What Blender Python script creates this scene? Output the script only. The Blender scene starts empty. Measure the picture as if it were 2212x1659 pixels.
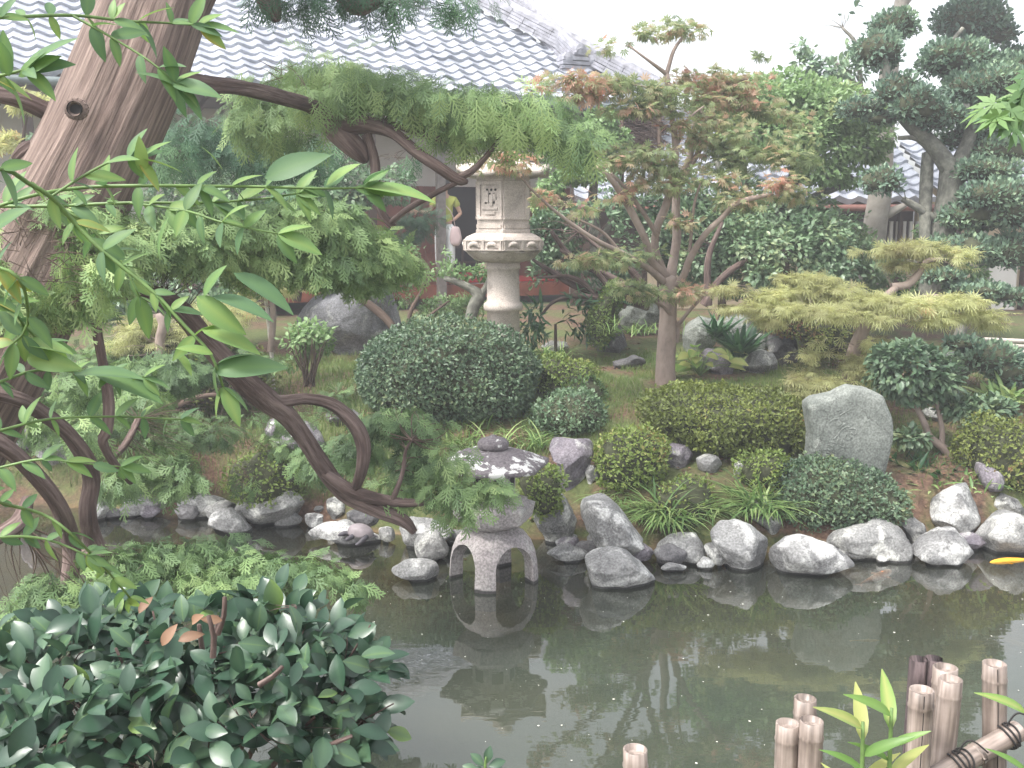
import bpy, math, random
import numpy as np
from mathutils import Vector
R=math.radians
rng=np.random.default_rng(7); random.seed(7)
sc=bpy.context.scene; COL=sc.collection
# ---------------- camera
CH=2.4; PITCH=R(9.2); F=2170.0
cd=bpy.data.cameras.new('camera'); cam=bpy.data.objects.new('camera',cd); COL.objects.link(cam)
cam.location=(0,0,CH); cam.rotation_euler=(R(90)-PITCH,0,0)
cd.sensor_width=36; cd.lens=36*F/2212; cd.clip_start=.05; cd.clip_end=800
sc.camera=cam
# ---------------- world, sun, exposure
w=bpy.data.worlds.new('World'); sc.world=w; w.use_nodes=True
nt=w.node_tree; bg=nt.nodes['Background']
sk=nt.nodes.new('ShaderNodeTexSky'); sk.sky_type='NISHITA'; sk.sun_disc=False
SUN_EL,SUN_AZ=58,-125
sk.sun_elevation=R(SUN_EL); sk.sun_rotation=R(SUN_AZ); sk.dust_density=4; sk.air_density=1.0; sk.ozone_density=1
hs=nt.nodes.new('ShaderNodeHueSaturation'); hs.inputs['Saturation'].default_value=.22
nt.links.new(sk.outputs[0],hs.inputs['Color']); nt.links.new(hs.outputs[0],bg.inputs[0])
bg.inputs[1].default_value=.15
ld=bpy.data.lights.new('sun','SUN'); ld.energy=1.5; ld.angle=R(12); ld.color=(1,.96,.9)
sun=bpy.data.objects.new('sun',ld); COL.objects.link(sun)
_a,_e=R(SUN_AZ),R(SUN_EL)
sd=Vector((math.sin(_a)*math.cos(_e),math.cos(_a)*math.cos(_e),math.sin(_e)))
sun.rotation_euler=(-sd).to_track_quat('-Z','Y').to_euler()
sc.view_settings.view_transform='Standard'; sc.view_settings.look='None'; sc.view_settings.gamma=1
sc.view_settings.exposure=1.56
sc.cycles.max_bounces=6; sc.cycles.diffuse_bounces=3; sc.cycles.glossy_bounces=2; sc.cycles.transparent_max_bounces=8
sc.cycles.transmission_bounces=3
# ---------------- helpers
def ray(u,v):
    dx=(u-1106)/F; dy=(829.5-v)/F
    c,s=math.cos(PITCH),math.sin(PITCH)
    return np.array([dx,c+dy*s,-s+dy*c])
def P(u,v,Y):
    d=ray(u,v); return np.array([0,0,CH])+d*(Y/d[1])
def unit(a): return a/np.maximum(np.linalg.norm(a,axis=-1,keepdims=True),1e-9)
_T=rng.random((32,32,32))
def vn(p):
    p=np.asarray(p,float); i=np.floor(p).astype(int); f=p-i; f=f*f*(3-2*f); o=0
    for a in (0,1):
        for b in (0,1):
            for c in (0,1):
                wt=(f[...,0] if a else 1-f[...,0])*(f[...,1] if b else 1-f[...,1])*(f[...,2] if c else 1-f[...,2])
                o=o+wt*_T[(i[...,0]+a)%32,(i[...,1]+b)%32,(i[...,2]+c)%32]
    return o*2-1
def fbm(p,o=4):
    r=0;a=1
    for k in range(o): r=r+a*vn(p*2.03**k+k*7.3); a*=.5
    return r
def sm(t): t=np.clip(t,0,1); return t*t*(3-2*t)
# pond shoreline from the far edge
_sh=[(-900,1095),(0,1100),(200,1105),(450,1112),(650,1130),(850,1155),(1000,1172),(1180,1172),(1420,1205),(1560,1210),(1700,1200),(1960,1190),(2212,1175),(2900,1150)]
_shw=[]
for u,v in _sh:
    d=ray(u,v); t=-CH/d[2]; _shw.append((d[0]*t,d[1]*t))
_shx=np.array([a for a,b in _shw]); _shy=np.array([b for a,b in _shw])
def height(x,y):
    x=np.asarray(x,float); y=np.asarray(y,float)
    ys=np.interp(x,_shx,_shy)+.12*vn(np.stack([x*1.7,y*0,x*0],-1)); d=y-ys
    yn=2.45+1.3*sm((-1.0-x)/1.6)
    e=yn-y
    z=np.where(d>0,.42*sm(d/.55)+.43*sm((d-.3)/2.3)+.2*sm((d-3)/4),0)
    z=np.where(e>0,.68*sm(e/.5)+.1*sm((e-.5)/2),z)
    inside=(d<=0)&(e<=0)
    z=np.where(inside,-np.minimum(.75,.04+.42*np.minimum(-d,-e*2)),z)
    n=fbm(np.stack([x*.9,y*.9,x*0+3.1],-1),4)
    return z+n*.035*np.where(inside,1.2,1)
def hit(u,v,ymin=2.6):
    d=ray(u,v); t=np.arange(ymin,40,.02)/d[1]
    x=d[0]*t; y=d[1]*t; z=CH+d[2]*t
    s=np.maximum(height(x,y),0); k=np.argmax(z<=s)
    if not (z<=s).any(): k=len(t)-1
    return float(y[k])
class Acc:
    def __init__(s): s.v=[];s.q=[];s.n=0;s.at={}
    def add(s,v,f,**at):
        v=np.asarray(v,float).reshape(-1,3); f=[np.asarray(g,int)+s.n for g in (f if isinstance(f,list) else [f]) if len(g)]
        s.v.append(v); s.q+=f; n0=s.n; s.n+=len(v)
        for k,a in at.items(): s.at.setdefault(k,[]).append((n0,np.asarray(a,float)))
    def build(s,name,mat,parent=None,smooth=True,loc=None):
        V=np.concatenate(s.v); me=bpy.data.meshes.new(name)
        loc=np.zeros(3) if loc is None else np.asarray(loc)
        me.vertices.add(len(V)); me.vertices.foreach_set('co',(V-loc).astype(np.float32).ravel())
        idx=np.concatenate([g.ravel() for g in s.q]); tot=np.concatenate([np.full(len(g),g.shape[1]) for g in s.q])
        me.loops.add(len(idx)); me.loops.foreach_set('vertex_index',idx.astype(np.int32))
        me.polygons.add(len(tot)); st=np.concatenate([[0],np.cumsum(tot)[:-1]])
        me.polygons.foreach_set('loop_start',st.astype(np.int32))
        try: me.polygons.foreach_set('loop_total',tot.astype(np.int32))
        except Exception: pass
        me.polygons.foreach_set('use_smooth',np.full(len(tot),smooth))
        for k,l in s.at.items():
            vec=l[0][1].ndim==2; buf=np.zeros((len(V),3) if vec else len(V),np.float32)
            for n0,a in l: buf[n0:n0+len(a)]=a
            A=me.attributes.new(k,'FLOAT_VECTOR' if vec else 'FLOAT','POINT'); A.data.foreach_set('vector' if vec else 'value',buf.ravel())
        me.update(calc_edges=True); me.validate()
        if mat: me.materials.append(mat)
        o=bpy.data.objects.new(name,me); COL.objects.link(o); o.location=loc
        if parent is not None:
            o.parent=parent; o.location=Vector(loc)-parent.location if parent.type=='EMPTY' and parent.rotation_euler.z==0 else Vector(loc)
        return o
def tag(o,label,cat,group=None):
    o['label']=label; o['category']=cat
    if group: o['group']=group
    return o
def thing(name,label,cat,loc=(0,0,0),group=None):
    o=bpy.data.objects.new(name,None); COL.objects.link(o); o.location=[float(a) for a in loc]; o.empty_display_size=.1
    return tag(o,label,cat,group)
def grid_faces(nu,nv,wrap=False):
    i,j=np.meshgrid(np.arange(nu-1),np.arange(nv if wrap else nv-1),indexing='ij'); j2=(j+1)%nv
    return np.stack([i*nv+j,i*nv+j2,(i+1)*nv+j2,(i+1)*nv+j],-1).reshape(-1,4)
def spline(pts,step):
    p=np.asarray(pts,float); n=len(p)
    if n==2: p=np.array([p[0],(p[0]+p[1])/2,p[1]]); n=3
    e=np.vstack([2*p[0]-p[1],p,2*p[-1]-p[-2]]); out=[]
    for i in range(n-1):
        a,b,c,d=e[i:i+4]; m=max(2,int(np.linalg.norm((c-b)[:3])/step)+1)
        t=(np.arange(m)/m)[:,None]
        out.append(.5*((2*b)+(c-a)*t+(2*a-5*b+4*c-d)*t**2+(-a+3*b-3*c+d)*t**3))
    out.append(p[-1:]); return np.concatenate(out)
def tube(acc,pts,step=.05,n=8,rough=0.,seed=0,cap=True):
    """pts: x,y,z,r rows"""
    s=spline(pts,step); c=s[:,:3]; r=np.maximum(s[:,3],.0004); m=len(c)
    t=unit(np.gradient(c,axis=0)); up=np.array([0,0,1.]) if abs(t[0][2])<.6 else np.array([0,1.,0])
    a=np.zeros_like(t); a[0]=unit(np.cross(t[0],up))
    for i in range(1,m):
        w_=a[i-1]-t[i]*(a[i-1]@t[i]); a[i]=w_/(math.sqrt(w_@w_)+1e-12)
    b=np.cross(t,a)
    L=np.concatenate([[0],np.cumsum(np.linalg.norm(np.diff(c,axis=0),axis=1))])
    th=np.arange(n)/n*2*math.pi; C,S=np.cos(th),np.sin(th)
    rr=r[:,None]*np.ones((1,n))
    if rough:
        q=np.stack([C[None]*1.9+L[:,None]*0,S[None]*1.9+L[:,None]*0,L[:,None]*(.10/max(r.mean(),.01))+0*C[None]+seed],-1)
        rr=rr*(1+rough*fbm(q*.8,2)+rough*.45*fbm(q*[5,5,.45],2)-rough*.5*np.maximum(0,.2-np.abs(vn(q*[5,5,.3]+3)))*5)
    v=c[:,None]+rr[...,None]*(C[None,:,None]*a[:,None]+S[None,:,None]*b[:,None])
    bk=np.stack([C[None]*r.mean()+0*L[:,None],S[None]*r.mean()+0*L[:,None],L[:,None]+0*C[None]],-1)
    f=[grid_faces(m,n,True)]
    v=v.reshape(-1,3); bk=bk.reshape(-1,3)
    if cap:
        v=np.vstack([v,c[-1]+t[-1]*r[-1]*.4]); bk=np.vstack([bk,[0,0,L[-1]]])
        k=m*n; base=(m-1)*n; f.append(np.array([[base+i,base+(i+1)%n,k] for i in range(n)]))
    acc.add(v,f,bk=bk); return c
def pt(u,v,Y,r): return list(P(u,v,Y))+[r*Y/F]
def ppath(l): return [pt(*a) for a in l]
# ---------------- materials
def mat(name): 
    m=bpy.data.materials.new(name); m.use_nodes=True; return m,m.node_tree,m.node_tree.nodes['Principled BSDF']
def N(nt,t,**k):
    n=nt.nodes.new(t)
    for a,b in k.items():
        if a in n.inputs: n.inputs[a].default_value=b
        else: setattr(n,a,b)
    return n
def ramp(nt,fac,stops,interp='LINEAR'):
    r=nt.nodes.new('ShaderNodeValToRGB'); r.color_ramp.interpolation=interp
    e=r.color_ramp.elements
    while len(e)<len(stops): e.new(.5)
    for i,(p,c) in enumerate(stops): e[i].position=p; e[i].color=(*c,1) if len(c)==3 else c
    nt.links.new(fac,r.inputs[0]); return r.outputs[0]
def leafmat(name,stops,rough=.5,trans=.3,spec=.4):
    m,nt,b=mat(name); L=nt.links
    a=N(nt,'ShaderNodeAttribute',attribute_name='tint')
    c=ramp(nt,a.outputs['Fac'],stops)
    L.new(c,b.inputs['Base Color']); b.inputs['Roughness'].default_value=rough; b.inputs['Specular IOR Level'].default_value=spec
    if trans:
        t=N(nt,'ShaderNodeBsdfTranslucent'); h=N(nt,'ShaderNodeHueSaturation',Hue=.49,Saturation=1.15,Value=1.3); L.new(c,h.inputs['Color']); L.new(h.outputs[0],t.inputs[0])
        x=N(nt,'ShaderNodeMixShader'); x.inputs[0].default_value=trans
        L.new(b.outputs[0],x.inputs[1]); L.new(t.outputs[0],x.inputs[2]); L.new(x.outputs[0],nt.nodes['Material Output'].inputs[0])
    return m
def barkmat(name,cs,scale=14,stretch=.12,bump=.6,rough=.9,dist=.01):
    m,nt,b=mat(name); L=nt.links
    a=N(nt,'ShaderNodeAttribute',attribute_name='bk'); mp=N(nt,'ShaderNodeMapping'); mp.inputs['Scale'].default_value=(1,1,stretch)
    L.new(a.outputs['Vector'],mp.inputs['Vector'])
    n1=N(nt,'ShaderNodeTexNoise',Scale=scale,Detail=6,Roughness=.65); L.new(mp.outputs[0],n1.inputs['Vector'])
    mp2=N(nt,'ShaderNodeMapping'); mp2.inputs['Scale'].default_value=(1,1,min(1,stretch*3)); L.new(a.outputs['Vector'],mp2.inputs['Vector'])
    n2=N(nt,'ShaderNodeTexNoise',Scale=scale*.3,Detail=5); L.new(mp2.outputs[0],n2.inputs['Vector'])
    mx=N(nt,'ShaderNodeMath',operation='MULTIPLY_ADD'); L.new(n2.outputs['Fac'],mx.inputs[0]); mx.inputs[1].default_value=.35; 
    m2=N(nt,'ShaderNodeMath',operation='MULTIPLY'); L.new(n1.outputs['Fac'],m2.inputs[0]); m2.inputs[1].default_value=.65; L.new(m2.outputs[0],mx.inputs[2])
    L.new(ramp(nt,mx.outputs[0],[(.3,cs[0]),(.46,cs[1]),(.62,cs[2])]),b.inputs['Base Color'])
    bp=N(nt,'ShaderNodeBump',Strength=bump,Distance=dist); L.new(n1.outputs['Fac'],bp.inputs['Height']); L.new(bp.outputs[0],b.inputs['Normal'])
    b.inputs['Roughness'].default_value=rough; return m
def rockmat(name,c0,c1,lich=.5,lc=(.62,.62,.58),scale=3,wet=True,bump=.7):
    """grey stone with lichen and the dark line left by the water"""
    m,nt,b=mat(name); L=nt.links
    g=N(nt,'ShaderNodeNewGeometry'); n1=N(nt,'ShaderNodeTexNoise',Scale=scale,Detail=8,Roughness=.62); L.new(g.outputs['Position'],n1.inputs['Vector'])
    c=ramp(nt,n1.outputs['Fac'],[(.32,c0),(.62,c1)])
    n2=N(nt,'ShaderNodeTexNoise',Scale=scale*1.5,Detail=8,Roughness=.62,Distortion=.6); 
    mp=N(nt,'ShaderNodeMapping'); mp.inputs['Location'].default_value=(3,7,1); L.new(g.outputs['Position'],mp.inputs[0]); L.new(mp.outputs[0],n2.inputs['Vector'])
    ns0=N(nt,'ShaderNodeTexNoise',Scale=scale*1.2,Detail=6,Roughness=.7); L.new(g.outputs['Position'],ns0.inputs['Vector'])
    k=ramp(nt,n2.outputs['Fac'],[(1-lich-.02,(0,0,0)),(1-lich+.1,(1,1,1))])
    x=N(nt,'ShaderNodeMix',data_type='RGBA'); L.new(k,x.inputs[0]); L.new(c,x.inputs[6]); x.inputs[7].default_value=(*lc,1)
    n3=N(nt,'ShaderNodeTexNoise',Scale=70,Detail=3); L.new(g.outputs['Position'],n3.inputs['Vector'])
    sp=ramp(nt,n3.outputs['Fac'],[(.35,(.6,.6,.6)),(.65,(1.15,1.15,1.15))])
    y=N(nt,'ShaderNodeMix',data_type='RGBA',blend_type='MULTIPLY'); y.inputs[0].default_value=1; L.new(x.outputs[2],y.inputs[6]); L.new(sp,y.inputs[7]); out=y.outputs[2]
    vd=N(nt,'ShaderNodeMix',data_type='RGBA'); vd.inputs[0].default_value=.22; L.new(g.outputs['Position'],vd.inputs[6]); L.new(ns0.outputs['Color'],vd.inputs[7])
    vo=N(nt,'ShaderNodeTexVoronoi',feature='DISTANCE_TO_EDGE',Scale=scale*1.3); L.new(vd.outputs[2],vo.inputs['Vector'])
    ck=ramp(nt,vo.outputs['Distance'],[(0,(.35,.34,.33)),(.012,(1,1,1))])
    zc=N(nt,'ShaderNodeMix',data_type='RGBA',blend_type='MULTIPLY'); zc.inputs[0].default_value=.8; L.new(out,zc.inputs[6]); L.new(ck,zc.inputs[7]); out=zc.outputs[2]
    if wet:
        s=N(nt,'ShaderNodeSeparateXYZ'); L.new(g.outputs['Position'],s.inputs[0])
        ad=N(nt,'ShaderNodeMath',operation='MULTIPLY_ADD'); L.new(n1.outputs['Fac'],ad.inputs[0]); ad.inputs[1].default_value=-.03; L.new(s.outputs['Z'],ad.inputs[2])
        kk=ramp(nt,ad.outputs[0],[(.0,(.12,.12,.12)),(.008,(1,1,1))])
        z=N(nt,'ShaderNodeMix',data_type='RGBA',blend_type='MULTIPLY'); z.inputs[0].default_value=1; L.new(out,z.inputs[6]); L.new(kk,z.inputs[7]); out=z.outputs[2]
    L.new(out,b.inputs['Base Color']); b.inputs['Roughness'].default_value=.85
    ns=N(nt,'ShaderNodeTexNoise',Scale=scale*4,Detail=9,Roughness=.7); L.new(g.outputs['Position'],ns.inputs['Vector'])
    bp=N(nt,'ShaderNodeBump',Strength=bump,Distance=.03); L.new(ns.outputs['Fac'],bp.inputs['Height']); L.new(bp.outputs[0],b.inputs['Normal'])
    return m
def plain(name,c,rough=.7,var=.15,scale=8,spec=.5,bump=0):
    m,nt,b=mat(name); L=nt.links
    tc=N(nt,'ShaderNodeTexCoord'); n=N(nt,'ShaderNodeTexNoise',Scale=scale,Detail=5); L.new(tc.outputs['Object'],n.inputs['Vector'])
    L.new(ramp(nt,n.outputs['Fac'],[(.3,tuple(a*(1-var) for a in c)),(.7,tuple(min(1,a*(1+var)) for a in c))]),b.inputs['Base Color'])
    b.inputs['Roughness'].default_value=rough; b.inputs['Specular IOR Level'].default_value=spec
    if bump:
        bp=N(nt,'ShaderNodeBump',Strength=bump,Distance=.01); L.new(n.outputs['Fac'],bp.inputs['Height']); L.new(bp.outputs[0],b.inputs['Normal'])
    return m
M={}
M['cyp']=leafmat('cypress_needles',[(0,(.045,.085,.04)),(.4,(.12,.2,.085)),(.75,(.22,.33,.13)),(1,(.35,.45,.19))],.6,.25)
M['cypdk']=leafmat('cypress_needles_shade_side',[(0,(.03,.065,.04)),(.5,(.06,.14,.075)),(1,(.13,.24,.11))],.6,.2)  # darker copy of the cypress greens, shade put into the colour
M['nan']=leafmat('nandina_leaf',[(0,(.06,.125,.075)),(.5,(.105,.19,.085)),(.8,(.16,.27,.09)),(.97,(.22,.32,.1)),(1,(.35,.3,.08))],.5,.32,.35)
M['cam']=leafmat('camellia_leaf',[(0,(.018,.042,.028)),(.6,(.038,.082,.05)),(.93,(.08,.145,.08)),(1,(.16,.25,.07))],.33,.14,.5)
M['dead']=leafmat('withered_leaf',[(0,(.12,.07,.045)),(1,(.27,.16,.10))],.6,.2)
M['aza']=leafmat('azalea_leaf',[(0,(.07,.12,.03)),(.45,(.16,.23,.055)),(.85,(.26,.32,.09)),(1,(.32,.22,.1))],.5,.25)
M['azadk']=leafmat('dark_azalea_leaf',[(0,(.04,.075,.045)),(.5,(.09,.155,.085)),(.82,(.16,.225,.12)),(.94,(.2,.22,.09)),(1,(.3,.18,.1))],.45,.2,.6)
M['hedge']=leafmat('hedge_leaf',[(0,(.07,.085,.025)),(.5,(.14,.18,.045)),(.85,(.23,.27,.07)),(1,(.22,.12,.06))],.5,.25)
M['maple']=leafmat('maple_leaf',[(0,(.15,.2,.1)),(.4,(.27,.34,.17)),(.62,(.4,.38,.23)),(.8,(.48,.34,.25)),(1,(.6,.35,.27))],.5,.5)
M['diss']=leafmat('threadleaf_maple_leaf',[(0,(.27,.25,.13)),(.5,(.42,.44,.22)),(.85,(.54,.57,.3)),(1,(.5,.36,.2))],.5,.5)
M['brite']=leafmat('bright_green_leaf',[(0,(.09,.16,.07)),(.5,(.19,.30,.13)),(.92,(.31,.43,.22)),(1,(.4,.46,.22))],.4,.35)
M['shrub']=leafmat('shrub_leaf',[(0,(.05,.095,.055)),(.5,(.12,.2,.11)),(.93,(.23,.33,.19)),(1,(.3,.37,.2))],.4,.25,.6)
M['pine']=leafmat('podocarp_leaf',[(0,(.06,.11,.085)),(.5,(.14,.22,.155)),(.9,(.23,.33,.21)),(1,(.3,.4,.24))],.55,.2)
M['sasa']=leafmat('bamboo_grass_leaf',[(0,(.02,.06,.03)),(.6,(.05,.13,.06)),(1,(.1,.22,.09))],.4,.25)
M['grass']=leafmat('grass_blade',[(0,(.06,.11,.03)),(.5,(.13,.2,.05)),(.85,(.2,.25,.08)),(1,(.3,.24,.12))],.6,.3)
M['lily']=leafmat('lily_leaf',[(0,(.1,.2,.05)),(.7,(.2,.33,.09)),(1,(.42,.42,.16))],.4,.4)
M['lirio']=leafmat('lilyturf_leaf',[(0,(.07,.14,.05)),(.5,(.19,.31,.1)),(1,(.38,.46,.2))],.45,.3)
M['twig']=barkmat('twig_bark',[(.04,.028,.02),(.09,.06,.045),(.15,.11,.085)],20)
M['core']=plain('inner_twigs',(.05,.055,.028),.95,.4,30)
M['cybark']=barkmat('cypress_bark',[(.04,.027,.022),(.15,.105,.088),(.31,.235,.20)],70,.045,1.,.9,.018)
M['limb']=barkmat('cypress_limb_bark',[(.035,.022,.02),(.11,.072,.062),(.25,.185,.165)],60,.08,1.,.9,.02)
M['mapbark']=barkmat('maple_bark',[(.13,.10,.085),(.27,.21,.18),(.36,.29,.25)],9,.5,.25)
M['graybark']=barkmat('grey_bark',[(.13,.12,.1),(.25,.23,.2),(.33,.3,.27)],8,.8,.3)
M['pinebark']=barkmat('mossy_bark',[(.04,.04,.035),(.12,.12,.10),(.24,.24,.2)],22,.6,.8)
M['stem']=plain('green_stem',(.12,.2,.06),.5,.3,40)
M['rock']=rockmat('grey_rock',(.12,.12,.12),(.34,.34,.33),.46)
M['rockw']=rockmat('white_lichen_rock',(.13,.13,.132),(.30,.30,.295),.49,(.56,.56,.545))
M['rockd']=rockmat('dark_rock',(.05,.05,.055),(.17,.165,.17),.42,(.45,.46,.42))
M['rockg']=rockmat('green_grey_rock',(.13,.145,.13),(.30,.32,.29),.40,(.4,.42,.38),scale=2.2,wet=False)
M['rockb']=rockmat('slate_boulder',(.09,.09,.1),(.27,.27,.29),.42,(.42,.42,.41),2.6,False,1.)
M['rockp']=rockmat('purple_grey_rock',(.10,.09,.11),(.24,.215,.24),.44,(.5,.5,.48))
# ---------------- leaves
def ovate(ns=1,wd=.3,droop=.1,fold=.12,peak=.45,wave=0):
    if ns==1: return np.array([[0,0,0],[wd,.45,fold*wd*2],[0,1,-droop],[-wd,.45,fold*wd*2]]),[np.array([[0,1,2],[0,2,3]])]
    v=[];f=[]
    for i in range(ns+1):
        t=i/ns; h=wd*(math.sin(math.pi*t**(math.log(.5)/math.log(peak))))**.8 if 0<t<1 else .008
        z=-droop*t*t+wave*math.sin(t*9)
        v+=[[-h,t,z+fold*h],[0,t,z],[h,t,z+fold*h]]
    for i in range(ns):
        a=i*3; f+=[[a,a+1,a+4,a+3],[a+1,a+2,a+5,a+4]]
    return np.array(v),[np.array(f)]
def lobes(ang,ln,wd,droop=.15):
    v=[[0,0,0]];f=[]
    for a,l in zip(ang,ln):
        a=R(a); d=np.array([math.sin(a),math.cos(a)]); p=np.array([d[1],-d[0]]); k=len(v)
        for q in (d*l*.5+p*wd,d*l,d*l*.5-p*wd): v.append([q[0],q[1],-droop*(q@q)])
        f.append([0,k,k+1,k+2])
    return np.array(v,float),[np.array(f)]
def spray(seed=1,droop=.45,nside=11,w=.0145):
    r=np.random.default_rng(seed); v=[];f=[]
    def strip(a,b,w0,w1):
        a=np.array(a);b=np.array(b);d=unit(b-a);p=np.array([d[1],-d[0]])
        k=len(v)
        for q,ww in ((a,w0),(b,w1)):
            for s in (-1,1):
                c=q+p*s*ww; v.append([c[0],c[1],-droop*(c[1]**2+.5*c[0]**2)])
        f.append([k,k+1,k+3,k+2])
    for i in range(4): strip((0,i/4),(0,(i+1)/4),w,w*.8)
    for i in range(nside):
        t=.12+.8*i/nside; s=1 if i%2 else -1; l=(.42-.22*t)*(1+.3*r.random()); a=R(38+10*r.random())*s
        e=np.array([math.sin(a)*l,t+math.cos(a)*l]); strip((0,t),e,w,w*.6)
        for j in (.35,.65):
            q=np.array([0,t])*(1-j)+e*j; ss=s if r.random()<.6 else -s; a2=a+R(35)*ss; l2=l*.4
            strip(q,q+np.array([math.sin(a2),math.cos(a2)])*l2,w*.9,w*.4)
    return np.array(v,float),[np.array(f)]
T_SM=ovate(1); T_MD=ovate(3,.27,.15,.15); T_FINE=ovate(7,.21,.22,.25,.42); T_CAM=ovate(8,.27,.28,.28,.55)
T_MAP=lobes([-100,-62,-30,0,30,62,100],[.4,.75,.95,1,.95,.75,.4],.1,.25)
T_DIS=lobes([-85,-55,-28,0,28,55,85],[.55,.8,.95,1,.95,.8,.55],.05,.4)
T_SP=[spray(1,.4),spray(2,.7,9),spray(3,.25,12)]
T_SPW=[spray(4,.4,9,.026),spray(5,.7,8,.026),spray(6,.25,9,.028)]
T_BL=(np.array([[-.02,0,0],[.02,0,0],[-.022,.4,0],[.022,.4,0],[-.016,.75,-.08],[.016,.75,-.08],[0,1,-.22]]),[np.array([[0,1,3,2],[2,3,5,4]]),np.array([[4,5,6]])])
T_ARC=(np.array([[-.02,0,0],[.02,0,0],[-.024,.35,-.02],[.024,.35,-.02],[-.02,.65,-.18],[.02,.65,-.18],[-.012,.85,-.38],[.012,.85,-.38],[0,1,-.62]]),[np.array([[0,1,3,2],[2,3,5,4],[4,5,7,6]]),np.array([[6,7,8]])])
T_LANCE=ovate(4,.1,.2,.2,.4)
def leaves(acc,pos,d,n,size,T,tint=None,wv=.0):
    V,Fc=T; m=len(pos)
    if m==0: return
    d=unit(d); x=unit(np.cross(d,n)); z=np.cross(x,d)
    size=np.broadcast_to(np.asarray(size,float),(m,)); 
    sx=size*(1+wv*(rng.random(m)-.5)) 
    v=pos[:,None]+V[None,:,0,None]*x[:,None]*sx[:,None,None]+V[None,:,1,None]*d[:,None]*size[:,None,None]+V[None,:,2,None]*z[:,None]*size[:,None,None]
    k=len(V); off=(np.arange(m)*k)[:,None,None]
    t=rng.random(m) if tint is None else tint
    if k>=15 and k%3==0:
        tv=np.repeat(np.clip(t,0,1)[:,None],k,1); tv[:,1::3]=np.clip(tv[:,1::3]+.22,0,.96); tv[:,0::3]-=.07*rng.random((m,1)); tv+=.05*rng.normal(size=tv.shape)*0
        acc.add(v.reshape(-1,3),[(f[None]+off).reshape(-1,f.shape[1]) for f in Fc],tint=np.clip(tv,0,1).ravel()); return
    acc.add(v.reshape(-1,3),[(f[None]+off).reshape(-1,f.shape[1]) for f in Fc],tint=np.repeat(np.clip(t,0,1),k))
def rdir(m): return unit(rng.normal(size=(m,3)))
DM=4.2
def pad_pts(pads,dens,size,freq=2.2,thr=-.25,shell=.55):
    """points through a set of ellipsoid foliage pads: u,v,Y,ru,rv[,rd]"""
    out=[];nr=[]
    for p in pads:
        u,v,Y,ru,rv=p[:5]; c=P(u,v,Y); rx=ru*Y/F; rz=rv*Y/F; ry=p[5] if len(p)>5 else max(rz,rx*.75)
        S=DM*4*math.pi*((rx*ry)**1.6/3+(rx*rz)**1.6/3+(ry*rz)**1.6/3)**(1/1.6)
        m=int(S*dens/size**2); q=rdir(m); rad=1-np.abs(rng.normal(size=m))*shell*.5; rad=np.clip(rad,.1,1.05)
        rad*=1+.22*vn(q*2.2+u*.01)
        pp=c+q*rad[:,None]*[rx,ry,rz]; keep=fbm(pp*freq+5,2)>thr
        out.append(pp[keep]); nr.append(unit(q/[rx,ry,rz])[keep])
    return np.concatenate(out),np.concatenate(nr)
def tints(p,freq=3,a=.5,b=.5,c=0): return .5+a*.55*fbm(p*freq,2)+b*(rng.random(len(p))-.5)+c
def blobby(acc,pads,dens,size,T,up=.6,out=.5,rnd=.5,jit=.3,thr=-.25,freq=2.2,tc=0,shell=.55,ta=.5,tb=.5):
    p,n=pad_pts(pads,dens,size,freq,thr,shell); m=len(p)
    d=unit(n*out+rdir(m)*rnd+np.array([0,0,-.15])); nn=unit(np.array([0,0,1.])*up+n*.4+rdir(m)*.35)
    s=size*(1+jit*(rng.random(m)-.5)*2)
    if isinstance(T,list):
        k=rng.integers(0,len(T),m)
        for i,t in enumerate(T): leaves(acc,p[k==i],d[k==i],nn[k==i],s[k==i],t,tints(p[k==i],3,ta,tb,tc))
    else: leaves(acc,p,d,nn,s,T,tints(p,3,ta,tb,tc))
def cyp_fol(acc,pads,dens=.9,size=.13,tc=0,thr=-.3):
    p,n=pad_pts(pads,dens,size,2.5,thr,.7); m=len(p)
    d=unit(n*[1,1,.4]*.8+rdir(m)*.45+np.array([0,0,-.55])); nn=unit(np.array([0,0,1.])*.5+n*.6+rdir(m)*.5+np.array([0,-.3,0]))
    s=size*(.6+.8*rng.random(m)); k=rng.integers(0,3,m)
    TT=T_SPW if size<.105 else T_SP
    for i in range(3): leaves(acc,p[k==i],d[k==i],nn[k==i],s[k==i],TT[i],tints(p[k==i],3.5,.6,.45,tc))
def twigs(acc,pads,roots,n,r=.006,seed=0):
    """thin curved twigs running from the branch ends into the pads"""
    roots=np.asarray(roots)
    for p in pads:
        u,v,Y,ru,rv=p[:5]; c=P(u,v,Y); rx=ru*Y/F; rz=rv*Y/F; ry=max(rz,rx*.7)
        for k in range(n):
            q=rdir(1)[0]; e=c+q*np.array([rx,ry,rz])*.85
            s=roots[np.argmin(np.linalg.norm(roots-(c*.6+e*.4),axis=1))]
            if np.linalg.norm(e-s)>max(rx,rz)*1.5+.15: s=c+(e-c)*.15+rdir(1)[0]*rz*.3
            m=(s+e)/2+rdir(1)[0]*np.linalg.norm(e-s)*.16
            r=min(r,np.linalg.norm(e-s)*.014+.001); tube(acc,[[*s,r],[*m,r*.75],[*e,r*.3]],max(.06,np.linalg.norm(e-s)/6),4)
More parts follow.
